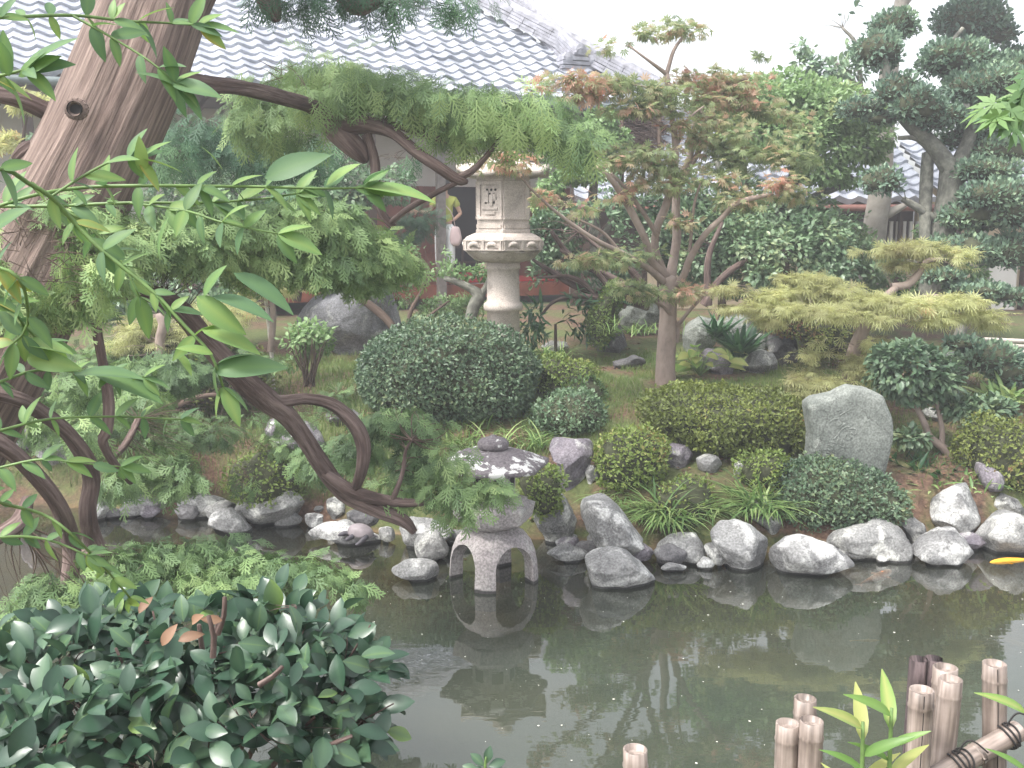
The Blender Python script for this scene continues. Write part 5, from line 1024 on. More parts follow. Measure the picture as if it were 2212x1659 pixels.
tuft(1600,770,'spear leaved plant before the upright grey green stone',.42,60,'sasa',T_LANCE,'spear_leaved_plant',.04,Y=10.2)
tuft(1545,730,'spear leaved plant right of the maple, higher one',.3,50,'sasa',T_LANCE,'spear_leaved_plant',.04,Y=10.3)
tuft(1985,1015,'bamboo grass with long pointed leaves beside the carved stone',.22,60,'sasa',T_LANCE,'bamboo_grass',.1,Y=8.0)
tuft(2050,1035,'pale bamboo grass spreading at the foot of the camellia trunk',.14,150,'lirio',T_LANCE,'bamboo_grass',.2,Y=7.8,up_=.4)
tuft(2170,860,'fern like fresh green plant at the right edge below the pine pad',.24,90,'lirio',T_LANCE,'fern',.12,Y=9.0,up_=.4)
tuft(1190,770,'tall thin grass by the flat grey stone',.25,80,'lirio',Y=10.2,spread=.1)
tuft(1380,720,'wispy grass between the two boulders left of the maple',.22,90,'lirio',Y=10.2,spread=.15)
# broad leaved plant (variegated)
def broad(u,v,label,n=40,L=.16):
    Y=hit(u,v); c=P(u,v,Y); t=thing('hosta_plant',label,'plant',c); a=Acc(); st=Acc(); 
    for i in range(n):
        an=rng.random()*6.28; r=.05+.22*rng.random(); e=c+np.array([math.cos(an)*r*1.3,math.sin(an)*r,.08+.2*rng.random()])
        tube(st,[[*c,.004],[*((c+e)/2+[0,0,.05]),.003],[*e,.002]],.05,4)
        leaves(a,e[None],np.array([[math.cos(an),math.sin(an)-.3,.1]]),np.array([[0,-.5,1.]])+rdir(1)*.25,[L*(.7+.6*rng.random())],ovate(4,.28,.3,.25),np.array([.4+.55*rng.random()]))
    a.build('leaves',M['lily'],t); st.build('stalks',M['stem'],t)
broad(1512,812,'broad leaved plant with cream edged leaves at the right of the maple trunk')
# ferns
def fern(u,v,Y,label,n=9,L=.3):
    c=P(u,v,Y); t=thing('fern',label,'plant',c); a=Acc()
    fv=[];ff=[]
    for i in range(22):
        s=1 if i%2 else -1; y=.08+.9*(i//2)/11; l=.24*math.sin(math.pi*min(1,(y+.25)/1.25))+.02; k=len(fv)
        z=lambda yy:-.45*yy*yy
        for q in ((0,y-.028),(s*l*.6,y-.02),(s*l,y+.04),(s*l*.5,y+.04)): fv.append([q[0],q[1],z(q[1])-.1*abs(q[0])])
        ff.append([k,k+1,k+2,k+3])
    T=(np.array(fv),[np.array(ff)])
    an=rng.random(n)*6.28; d=unit(np.stack([np.cos(an),np.sin(an)-.3,.9+0*an],-1)); sd=np.cross(d,[0,0,1.]); nn=np.cross(sd,d); nn*=np.sign(nn[:,2:])
    leaves(a,np.repeat(c[None],n,0),d,nn,L*(.7+.5*rng.random(n)),T,.6+.4*rng.random(n)); a.build('fronds',M['brite'],t,False)
fern(1525,1050,7.9,'bright fern between the grass tufts and the pale stone',11,.3)
fern(1470,1040,7.9,'smaller fern left of the bright one',8,.24); fern(1580,1040,7.95,'fern right of the bright one, under the hedge',8,.22)
fern(1235,1040,7.7,'tiny fern under the square purple block',6,.12)
# lawn, litter
def field(name,label,n,reg,L,m,T,dens_fn=None,tilt=.5,tc=0):
    x=rng.uniform(reg[0],reg[1],n*2); y=rng.uniform(reg[2],reg[3],n*2); k=fbm(np.stack([x*1.3,y*1.3,x*0],-1),3)
    keep=(k>reg[4])&(height(x,y)>.12); x,y=x[keep][:n],y[keep][:n]; p=np.stack([x,y,height(x,y)-.005],-1); q=len(p)
    d=unit(rdir(q)*tilt+[0,0,1.]); a=Acc(); leaves(a,p,d,rdir(q)+[0,-1,0],L*(.5+rng.random(q)),T,tints(p,1.5,.7,.6,tc)); o=a.build(name,M[m],None,False); o['kind']='stuff'; o['label']=label
field('grass','short lawn grass round the maple',26000,(.0,3.4,8.2,11.4,-.55),.06,'grass',T_BL)
field('grass','thin grass and weeds on the left bank',20000,(-4.5,.3,7.8,11.5,-.8),.085,'grass',T_BL,tc=-.1)
field('grass','grass at the far right bank',9000,(3.2,6.5,7.6,12,-.4),.07,'grass',T_BL,tc=-.1)
n=5200; x=rng.uniform(-5,6,n); y=rng.uniform(7.2,12,n); z=height(x,y); k=z>.1; x,y,z=x[k],y[k],z[k]
a=Acc(); p=np.stack([x,y,z+.008],-1); leaves(a,p,unit(rdir(len(p))*[1,1,.2]),np.array([0,0,1.])+rdir(len(p))*.4,.02+.03*rng.random(len(p)),T_SM); o=a.build('leaf_litter',M['dead'],None,False); o['kind']='stuff'; o['label']='brown fallen leaves scattered on the soil'
# floating specks on the water
n=240; x=rng.uniform(-1.2,3.6,n); y=rng.uniform(3.0,6.6,n); a=Acc(); p=np.stack([x,y,0*x+.004],-1); leaves(a,p,unit(rdir(n)*[1,1,0]+[1e-3,0,0]),np.repeat([[0,0,1.]],n,0),.006+.012*rng.random(n)**3,ovate(1,.4,0,0)); 
m_sp=plain('pale_specks',(.7,.68,.6),.6,.2,3); o=a.build('floating_specks',m_sp,None,False); o['kind']='stuff'; o['label']='pale petals and specks floating on the pond'
#==================================================== FOREGROUND PLANTS
nd=thing('nandina_shrub','foreground shrub with long thin green stems and bright pointed leaves reaching in from the left','shrub',P(-300,1500,1.3))
stems=[([(-150,45,1.35,4),(0,38,1.4,4),(155,33,1.5,3.6),(270,45,1.55,3),(370,50,1.6,2.4),(430,55,1.62,2)],62),
 ([(155,33,1.5,3),(240,80,1.5,2.6),(320,130,1.5,2.2),(380,178,1.5,1.8)],52),
 ([(-150,380,1.3,5),(0,365,1.35,5),(60,395,1.4,5),(110,425,1.42,5),(160,480,1.45,5),(220,540,1.45,5),(330,630,1.45,4.4),(400,705,1.45,4),(455,765,1.45,3.4),(482,835,1.45,3)],70),
 ([(-100,480,1.5,4),(60,425,1.5,4),(180,405,1.55,4),(300,401,1.55,4),(450,402,1.58,3.6),(550,403,1.6,3.2),(700,407,1.6,2.8),(785,405,1.6,2)],66),
 ([(-100,445,1.6,4),(100,445,1.6,4),(280,438,1.6,3.5),(430,438,1.62,3),(560,430,1.65,2.5),(640,418,1.65,2)],66),
 ([(280,438,1.6,3),(400,455,1.55,2.6),(480,480,1.5,2.4),(600,505,1.5,2)],58),
 ([(110,425,1.42,3),(180,380,1.45,3),(250,345,1.45,2.6),(300,345,1.45,2)],50),
 ([(-60,560,1.3,4),(40,600,1.3,4),(60,700,1.35,3),(30,740,1.35,2.6)],55),
 ([(-120,860,1.3,4),(0,825,1.35,3.6),(80,800,1.4,3.2),(190,805,1.45,2.8),(310,815,1.45,2)],60),
 ([(-120,960,1.3,4),(0,930,1.35,3.4),(110,905,1.4,3),(250,900,1.45,2.4),(390,906,1.5,1.8)],58),
 ([(-120,1040,1.35,3.4),(0,1010,1.4,3),(90,992,1.4,2.6),(170,1000,1.4,2),(260,1008,1.42,1.6)],55),
 ([(-100,1040,1.3,4),(0,1085,1.35,4),(90,1110,1.4,3.6),(150,1150,1.4,3.4),(220,1220,1.45,3),(280,1290,1.5,2.6)],60),
 ([(-100,1180,1.4,4),(0,1160,1.4,3.6),(100,1165,1.42,3),(190,1200,1.42,2.4)],55),
 ([(-120,150,1.15,4),(-20,165,1.2,4),(55,150,1.2,3)],46),
 ([(-100,690,1.3,4),(0,640,1.35,4),(50,700,1.38,3.5),(90,740,1.4,3)],50),
 ([(100,445,1.6,3),(170,470,1.6,3),(260,560,1.6,3),(300,640,1.6,2)],60)]
st=Acc(); lf=Acc(); LV=[];DV=[];NV=[];SV=[]
for l,sp in stems:
    c=tube(st,ppath(l),.02,7); L=np.concatenate([[0],np.cumsum(np.linalg.norm(np.diff(c,axis=0),axis=1))]); Yav=np.mean([q[2] for q in l]); stepm=sp*1.02*Yav/F
    tn=unit(np.gradient(c,axis=0)); pos=np.arange(stepm*.6,L[-1],stepm); 
    for j,s_ in enumerate(pos):
        i=np.searchsorted(L,s_); i=min(i,len(c)-1); 
        if c[i][0]/c[i][1]<-.56: continue
        side=unit(np.cross(tn[i],[0,-1,.2]))
        for q in (1,-1) if rng.random()<.75 else (1,):
            LV.append(c[i]); DV.append(tn[i]*(.3+.8*rng.random())+side*q*(.5+.6*rng.random())+rdir(1)[0]*.55+np.array([0,0,.12])); SV.append((.03+.028*rng.random())*(.75 if l[0][1]>800 else 1))
        if rng.random()<.35: LV.append(c[i]); DV.append(rdir(1)[0]*.6+tn[i]*.5); SV.append((.034+.02*rng.random())*(.75 if l[0][1]>800 else 1))
    for q in (-1,0,1):
        LV.append(c[-1]); side=unit(np.cross(tn[-1],[0,-1,.2])); DV.append(tn[-1]+side*q*.9+rdir(1)[0]*.15); SV.append((.05+.02*rng.random()*(q==0))*(.7 if l[0][1]>800 else 1))
ex=[((785,405),(938,403),1.6),((705,400),(762,343),1.6),((572,385),(697,322),1.58),((480,368),(447,308),1.58),((785,400),(835,350),1.6),((308,372),(302,300),1.45),((460,640),(590,665),1.42),((440,640),(470,570),1.42),((425,640),(520,720),1.42),((482,835),(520,915),1.45),((435,710),(560,740),1.44),((345,560),(340,470),1.44),((270,560),(200,510),1.5),((380,185),(300,140),1.5),((378,178),(360,95),1.5),((370,180),(470,190),1.5),((30,740),(150,735),1.38),((55,770),(160,790),1.38),((380,760),(420,800),1.45),((460,800),(605,775),1.45),((460,765),(385,740),1.44),((505,590),(640,650),1.5),((60,150),(140,60),1.2),((20,165),(-10,70),1.2),((40,165),(110,110),1.2),((-20,500),(40,440),1.3),((160,810),(300,785),1.42),((200,800),(350,840),1.45)]
for (u0,v0),(u1,v1),Y in ex:
    A_=P(u0,v0,Y);B_=P(u1,v1,Y-.02); LV.append(A_); DV.append(B_-A_); SV.append(np.linalg.norm(B_-A_))
LV=np.array(LV);DV=unit(np.array(DV));m=len(LV); NVv=unit(np.array([0,-.55,.75])+rdir(m)*.55)
leaves(lf,LV,DV,NVv,np.array(SV),ovate(8,.19,.24,.2,.42),np.clip(.25+.6*rng.random(m)+.5*(rng.random(m)<.04),0,1))
st.build('stems',M['stem'],nd); lf.build('leaves',M['nan'],nd)
cm=thing('camellia_bush','dark glossy leaved camellia bush in the bottom left foreground','shrub',P(430,1800,1.8))
a=Acc(); c0_=P(430,1850,1.85); roots=[c0_]
for (u,v,Y,r) in [(430,1350,1.8,12),(470,1330,1.85,9),(600,1450,1.9,7),(760,1480,1.9,6),(800,1350,1.95,5),(250,1400,1.8,7),(100,1450,1.8,7),(640,1310,1.95,5),(330,1320,2.0,5),(850,1520,1.85,4),(200,1550,1.7,6),(540,1560,1.7,6),(30,1400,1.9,5)]:
    e=P(u,v,Y); mid_=(c0_+e)/2+rdir(1)[0]*.04; c=tube(a,[[*c0_,.012],[*mid_,r*Y/F*.9],[*e,r*Y/F*.45]],.04,8,.06); roots.extend(c[::3])
for (u0,v0,u1,v1,Y) in [(470,1370,485,1290,1.75),(460,1420,450,1330,1.7),(560,1480,610,1440,1.7),(620,1640,760,1590,1.75)]:
    tube(a,[[*P(u0,v0,Y),.006],[*P((u0+u1)/2+6,(v0+v1)/2,Y),.005],[*P(u1,v1,Y),.004]],.03,7)
cpads=[(120,1440,1.95,230,110,.22),(420,1400,1.95,200,85,.22),(650,1405,1.95,150,80,.2),(280,1570,1.75,300,120,.2),(600,1540,1.8,200,110,.2),(780,1440,1.95,85,45,.12),(770,1560,1.9,80,60,.12),(60,1600,1.7,200,110,.2),(700,1640,1.8,90,50,.15),(560,1340,2.0,110,40,.15),(240,1360,2.05,150,40,.15)]
twigs(a,cpads,roots,16,.004)
a.build('stems',M['limb'],cm)
DM_=DM; DM=1.0
p,n_=pad_pts(cpads,2.3,.062,3,-.6,.75); m=len(p); d=unit(n_*.6+rdir(m)*.7+[0,0,.1]); nn=unit(np.array([0,-.4,.9])+rdir(m)*.6)
lf=Acc(); t_=np.clip(.1+.75*rng.random(m),0,.93); t_[rng.random(m)<.012]=1; leaves(lf,p,d,nn,.062*(.65+.6*rng.random(m)),T_CAM,t_); lf.build('leaves',M['cam'],cm)
lf=Acc(); p=np.array([P(u,v,Y) for u,v,Y in [(415,1345,1.72),(385,1385,1.7),(350,1395,1.7),(300,1325,1.75),(480,1340,1.72)]]); m=len(p)
leaves(lf,p,unit(rdir(m)+[.4,0,.5]),unit(np.array([0,-1.,.6])+rdir(m)*.4),.034+.016*rng.random(m),ovate(6,.25,.5,.35,.5),rng.random(m)); lf.build('withered_leaves',M['dead'],cm)
# low camellia shoot at the bottom edge
t=thing('camellia_seedling','tiny glossy green shoot at the bottom edge in front of the pond','plant',P(1050,1720,1.8)); a=Acc(); tube(a,[[*P(1050,1760,1.8),.004],[*P(1048,1660,1.8),.003],[*P(1050,1635,1.8),.002]],.03,6); a.build('stem',M['stem'],t)
a=Acc(); p=np.array([P(u,v,1.8) for u,v in [(1045,1655),(1050,1650),(1055,1655),(1050,1668),(1060,1665),(1035,1668)]]); leaves(a,p,unit(np.array([[-.4,0,.5],[.2,0,.8],[.8,0,.3],[-.8,0,.2],[.9,-.2,0],[-.6,0,.3]])),unit(np.array([[0,-.6,.8]]*6)+rdir(6)*.3),.034,T_CAM,.5+.4*rng.random(6)); a.build('leaves',M['cam'],t)
# lilies
def lily(u,v,Y,label,stalks,L=.13,n=9):
    t=thing('lily_plant',label,'plant',P(u,v+260,Y)); a=Acc(); b=Acc()
    for (u0,v0,u1,v1) in stalks:
        A_=P(u0,v0,Y);B_=P(u1,v1,Y); tube(a,[[*A_,.006],[*((A_+B_)/2),.0055],[*B_,.004]],.04,8)
        for k in range(n):
            q=(k+.5)/n; pp=A_+(B_-A_)*q; an=k*2.4+u*.1; d=np.array([math.cos(an),math.sin(an)*.6,.75]); leaves(b,pp[None],d[None],np.array([[-d[0]*.6,-.5,.6]]),[L*(.7+.5*rng.random())],ovate(6,.11,.35,.3,.4),np.array([rng.random()]))
    a.build('stalks',M['stem'],t); b.build('leaves',M['lily'],t)
lily(1920,1540,2.05,'lily plant with light green strap leaves in front of the tall bamboo stakes',[(1915,1820,1926,1530),(1860,1820,1864,1560)],.125,9)
lily(2215,1540,2.0,'light green strap leaved plant cut by the right frame edge',[(2225,1820,2218,1520)],.125,7)
# maple sprig hanging in at the right
t=thing('maple_branch','maple twig with bright green leaves entering from the right frame edge','branch',P(2330,200,3.2)); a=Acc(); r_=[]
for l in ([(2400,180,3.3,5),(2260,200,3.2,4),(2180,215,3.2,2.5),(2110,225,3.2,1.6)],[(2260,200,3.2,3),(2200,250,3.15,2),(2140,265,3.1,1.4)],[(2260,190,3.2,2),(2210,175,3.2,1.5)]): r_.extend(tube(a,ppath(l),.03,6))
a.build('stems',M['stem'],t); r_=np.array(r_); r_=r_[r_[:,0]/r_[:,1]<.52]; a=Acc(); m=34; p=r_[rng.integers(0,len(r_),m)]+rdir(m)*.03
leaves(a,p,unit(rdir(m)*[1,.6,.4]+[-.3,0,-.45]),unit(np.array([0,-.5,.8])+rdir(m)*.4),.07+.03*rng.random(m),lobes([-110,-72,-36,0,36,72,110],[.45,.75,.95,1.05,.95,.75,.45],.12,.2),.35+.5*rng.random(m)); a.build('leaves',M['nan'],t)
DM=DM_
#==================================================== BAMBOO FENCE
m_bam,_nt,_b=mat('weathered_bamboo'); _at=N(_nt,'ShaderNodeAttribute',attribute_name='bk'); _mp=N(_nt,'ShaderNodeMapping'); _mp.inputs['Scale'].default_value=(1,1,.06); _nt.links.new(_at.outputs['Vector'],_mp.inputs[0])
_n=N(_nt,'ShaderNodeTexNoise',Scale=90,Detail=4); _nt.links.new(_mp.outputs[0],_n.inputs['Vector']); _n2=N(_nt,'ShaderNodeTexNoise',Scale=9,Detail=6); _nt.links.new(_at.outputs['Vector'],_n2.inputs['Vector'])
_ad=N(_nt,'ShaderNodeMath',operation='MULTIPLY_ADD'); _nt.links.new(_n.outputs['Fac'],_ad.inputs[0]); _ad.inputs[1].default_value=.5; _m3=N(_nt,'ShaderNodeMath',operation='MULTIPLY'); _nt.links.new(_n2.outputs['Fac'],_m3.inputs[0]); _m3.inputs[1].default_value=.5; _nt.links.new(_m3.outputs[0],_ad.inputs[2])
_nt.links.new(ramp(_nt,_ad.outputs[0],[(.36,(.10,.078,.066)),(.5,(.23,.185,.16)),(.64,(.38,.315,.28))]),_b.inputs['Base Color']); _b.inputs['Roughness'].default_value=.45
m_rope=plain('black_rope',(.02,.018,.018),.8,.3,60)
def stake(u,vt,rp,Y,label,split=False,hollow=True):
    q=P(u,vt,Y); r=rp*Y/F; c=np.array([q[0],q[1],0]); t=thing('bamboo_stake',label,'bamboo stake',(c[0],c[1],.3),'bamboo stakes of the fence at the pond edge'); a=Acc()
    zt=q[2]; z0=.3; n=28; th=np.arange(n)/n*6.2832; lean=np.array([.03*rng.normal(),.02*rng.normal()])
    pr=[(r*.98,z0)]; zn=zt-.045
    prof=[(r,z0),(r,zn-.37),(r*1.05,zn-.362),(r*1.05,zn-.357),(r*.99,zn-.35),(r,zn-.02),(r*1.0,zn-.006),(r*1.055,zn),(r*1.055,zn+.004),(r*1.0,zn+.01),(r*.99,zt),(r*.84,zt+.001),(r*.8,zt-.006 if not hollow else zt-.014),(r*.3,zt-.008 if not hollow else zt-.016),(0,zt-.008 if not hollow else zt-.016)]
    v=[];bk=[]
    for rr,z in prof:
        o_=lean*(z-z0); R_=rr*(1+.02*np.sin(th*2+u)); v.append(np.stack([c[0]+o_[0]+R_*np.cos(th),c[1]+o_[1]+R_*np.sin(th),np.full(n,z)],-1)); bk.append(np.stack([R_*np.cos(th)+u*.01,R_*np.sin(th),np.full(n,z)],-1))
    a.add(np.array(v).reshape(-1,3),grid_faces(len(prof),n,True)[:,::-1],bk=np.array(bk).reshape(-1,3)); a.build('culm',m_bam,t)
    if split:
        a=Acc(); an=-1.75; zs_=np.linspace(zt-.003,z0,10); pts=[[c[0]+lean[0]*(z-z0)+r*1.0*math.cos(an+.02*math.sin(z*40)),c[1]+lean[1]*(z-z0)+r*1.0*math.sin(an),z,.0013] for z in zs_]; tube(a,pts,.03,5); a.build('crack',m_blk,t)
stake(1393,1618,29,2.35,'lone short bamboo stake at the bottom centre')
stake(1757,1510,26,2.52,'tallest stake of the group of three, at its back')
stake(1708,1568,28,2.4,'left stake of the group of three, with hollow top')
stake(1763,1566,28,2.36,'right stake of the group of three, in front',)
stake(2055,1445,28,2.55,'tallest stake of the right cluster beside the dark post')
stake(1998,1482,28,2.4,'cracked pale stake right in front of the dark post',True)
stake(2035,1473,27,2.47,'middle stake of the right cluster, greyer than its neighbours')
stake(2206,1447,27,2.5,'bamboo stake cut by the right frame edge',True)
# dark post with carved top
q=P(1999,1452,2.62); t=thing('wooden_post','dark weathered wooden post with a notched top behind the bamboo stakes','post',(q[0],q[1],.3)); a=Acc()
for sx,dz,w_ in ((-.021,0,.021),(.02,.004,.021)):
    v,f,c=inflate([(0,0)]*3,1,1,4,4) if False else (None,None,None)
    tube(a,[[q[0]+sx,q[1],.3,w_*1.15],[q[0]+sx,q[1],q[2]-.02,w_*1.2],[q[0]+sx,q[1],q[2]-.006+dz,w_*1.05],[q[0]+sx,q[1],q[2]+dz+.004,w_*.6]],.02,14,.05,sx*9)
m_dkw=barkmat('dark_weathered_wood',[(.015,.011,.012),(.05,.035,.037),(.16,.12,.12)],60,.08,.8); a.build('shaft',m_dkw,t)
A_=P(2040,1668,2.42); B_=P(2200,1578,2.5)
t=thing('bamboo_rail','slanting bamboo rail lashed with black rope at the bottom right','bamboo rail',(A_+B_)/2); a=Acc(); dd=unit(B_-A_); A2=A_-dd*.12
tube(a,[[*A2,.029],[*(A_+dd*.1),.028],[*(A_+dd*.105),.0305],[*(A_+dd*.112),.028],[*B_,.0275]],.004,24); a.build('culm',m_bam,t)
for qq,n in ((A_+dd*.055,4),(B_-dd*.03,3)):
    a=Acc(); s_=unit(np.cross(dd,[0,0,1.])); w_=np.cross(s_,dd)
    for k in range(n):
        cc=qq+dd*(k-n/2)*.007; sk_=.012*(1 if k%2 else -1); pts=[[*(cc+(s_*math.cos(x)+w_*math.sin(x))*.033+dd*sk_*math.sin(x+.5)),.0028] for x in np.linspace(0,6.4,16)]; tube(a,pts,.006,6)
    pts=[[*(qq+w_*.035+s_*x*.3+w_*.03*math.sin(x*30)+dd*x*.5),.0025] for x in np.linspace(-.03,.12,8)]; tube(a,pts,.006,6); a.build('rope_lashing',m_rope,t)
# far bamboo rails at the right edge
for (u0,v0,u1,v1,lb) in ((2125,733,2330,742,'upper pale bamboo rail at the right edge beyond the pine pad'),(2135,744,2330,754,'middle pale bamboo rail at the right edge beyond the pine pad'),(2180,757,2330,770,'lower pale bamboo rail at the right edge beyond the pine pad')):
    A_=P(u0,v0,9.9);B_=P(u1,v1,9.9); t=thing('bamboo_rail',lb,'bamboo rail',(A_+B_)/2,'pale bamboo rails at the right edge'); a=Acc(); tube(a,[[*A_,.021],[*B_,.021]],.3,10); a.build('culm',plain('pale_bamboo',(.5,.45,.4),.5,.15,9),t)
    c_=A_+(B_-A_)*.15; a=Acc(); tube(a,[[*(c_+[0,0,0]),.026],[*(c_+(B_-A_)*.02),.026]],.02,10); a.build('rope_lashing',m_rope,t)
#==================================================== SMALL THINGS
A_=P(568,595,10.0);B_=P(592,840,9.9); t=Acc(); tube(t,[[*B_,.02],[*((A_+B_)/2+[.01,0,0]),.02],[*A_,.018]],.08,10,.06); o=t.build('peeling_stake',barkmat('pale_peeling_bark',[(.15,.13,.11),(.5,.47,.43),(.68,.65,.6)],18,1,.3),None,True,loc=B_); tag(o,'thin white stake with peeling bark standing left of the boulder','stake')
# brushwood screen
YW=12.9; t=thing('brushwood_screen','grey brown brushwood fence panel in a frame, seen through the maple branches','fence',P(1385,330,YW))
a=Acc()
for k in range(420):
    u=1345+78*rng.random(); v=248+75*rng.random(); q=P(u,v,YW+.05*rng.random()); d=unit(np.array([.9,0,-.5+.5*rng.random()])+rdir(1)[0]*.5)*(.1+.1*rng.random()); tube(a,[[*(q-d),.005],[*(q+rdir(1)[0]*.02),.006],[*(q+d),.003]],.2,4,0,0,False)
a.build('brushwood',M['limb'],t)
a=Acc(); A_,B_=P(1343,720,YW),P(1343,243,YW); tube(a,[[*A_,.03],[*B_,.03]],.5,8); A_,B_=P(1424,720,YW),P(1424,243,YW); tube(a,[[*A_,.03],[*B_,.03]],.5,8); A_,B_=P(1340,246,YW),P(1427,246,YW); tube(a,[[*A_,.025],[*B_,.025]],.5,8); a.build('frame',M['twig'],t)
# turtle
YT2=RKY=hit(735,1170)+.12; 
tp=P(781,1151,YT2)
from mathutils.bvhtree import BVHTree
_rk=[o for o in COL.objects if o.get('label')=='flat white rock that a turtle is lying on'][0]
_bv=BVHTree.FromPolygons([tuple(np.array(v.co)+np.array(_rk.location)) for v in _rk.data.vertices],[tuple(p.vertices) for p in _rk.data.polygons])
_x=float(P(783,1151,_rk.location[1])[0]); _best=None
for _y in np.arange(_rk.location[1]-.3,_rk.location[1]+.3,.02):
    _h=_bv.ray_cast(Vector((_x,_y,2)),Vector((0,0,-1)))[0]
    if _h and (_best is None or _h[2]>_best[2]+.004): _best=_h
tp=np.array(_best)+[0,-.05,.004]; t=thing('turtle','turtle with a smooth grey brown shell basking on the flat white rock','turtle',tp)
m_tur=plain('turtle_shell',(.22,.19,.2),.5,.25,14,bump=.3); m_tsk=plain('turtle_skin',(.05,.045,.055),.6,.3,30)
a=Acc(); n=28; th=np.arange(n)/n*6.2832; v=[]
for i,ph in enumerate(np.linspace(-.35,1.57,14)):
    rr=math.cos(ph) if ph>0 else math.cos(ph)**.5; z=.075*math.sin(max(ph,0))**.9 if ph>0 else .03*math.sin(ph)
    v.append(np.stack([tp[0]+rr*.098*np.cos(th),tp[1]+rr*.075*np.sin(th),tp[2]+.012+z+.0*th+.012*rr*np.cos(th)*-1],-1))
a.add(np.array(v).reshape(-1,3),grid_faces(14,n,True)); a.build('shell',m_tur,t)
a=Acc(); x,y,z=tp
tube(a,[[x-.07,y-.01,z+.012,.022],[x-.1,y-.015,z+.018,.018],[x-.125,y-.02,z+.016,.019],[x-.15,y-.02,z+.008,.014],[x-.165,y-.02,z+.002,.006]],.01,12); a.build('head',m_tsk,t)
for pts in ([(x-.05,y-.06,z+.01,.02),(x-.075,y-.085,z,.017),(x-.095,y-.1,z-.008,.012)],[(x+.05,y-.05,z+.005,.022),(x+.03,y-.09,z-.01,.02),(x-.0,y-.115,z-.03,.015),(x-.02,y-.12,z-.035,.008)],[(x-.04,y+.05,z+.01,.02),(x-.06,y+.08,z,.014)],[(x+.06,y+.04,z+.005,.02),(x+.08,y+.07,z-.01,.012)]):
    a=Acc(); tube(a,pts,.01,10); a.build('leg',m_tsk,t)
a=Acc(); tube(a,[(x+.085,y-.01,z+.01,.012),(x+.11,y-.02,z,.006),(x+.135,y-.03,z-.006,.002)],.01,8); a.build('tail',m_tsk,t)
# koi
def koi(u0,v0,u1,v1,label,col,z=-.012,w_=.14):
    def wp(u,v): d=ray(u,v); k=(z-CH)/d[2]; return np.array([0,0,CH])+d*k
    A_=wp(u0,v0);B_=wp(u1,v1); L=np.linalg.norm(B_-A_); d=(B_-A_)/L; s_=np.array([-d[1],d[0],0]); t=thing('koi',label,'fish',(A_+B_)/2); a=Acc()
    prof=[(0,.1),(.06,.5),(.18,.85),(.35,1),(.55,.85),(.75,.5),(.9,.22),(.96,.16)]
    tube(a,[[*(A_+d*L*q+s_*.02*L*math.sin(q*5)-np.array([0,0,.3*w_*L*r*.0])),r*w_*L*.5] for q,r in prof],.01,14); o=a.build('body',plain('koi_'+label.split()[0],col,.3,.15,20),t)
    a=Acc(); e=A_+d*L*.95; vv=np.array([e,e+d*L*.16+s_*L*.08,e+d*L*.1,e+d*L*.16-s_*L*.08,e+d*L*.05-[0,0,.03*L]])
    a.add(vv,[np.array([[0,1,2],[0,2,3],[0,4,2]])]); a.build('tail_fin',plain('fin_'+label.split()[0],col,.4,.1,20),t,False)
    for sg in (1,-1):
        a=Acc(); e=A_+d*L*.28+s_*sg*w_*L*.4; vv=np.array([e,e+s_*sg*L*.12+d*L*.05,e+s_*sg*L*.09+d*L*.13,e+d*L*.06]); a.add(vv,np.array([[0,1,2,3]])); a.build('side_fin',plain('fin_'+label.split()[0],col,.4,.1,20),t,False)
koi(2138,1215,2240,1207,'yellow koi at the surface by the right frame edge',(.75,.38,.03),.0,.12)
koi(1925,1232,1860,1262,'dull orange koi beside the white oval boulder',(.45,.16,.06),-.03,.15)
koi(1900,1383,1840,1384,'dark koi with a yellow head in mid pond',(.5,.33,.05),-.012,.1)
koi(1590,1232,1530,1212,'orange koi in the shallows beside the large angular rock',(.5,.22,.05),-.03,.13)
koi(2260,1410,2120,1370,'long ochre koi near the right edge above the bamboo',(.35,.22,.08),-.03,.13)
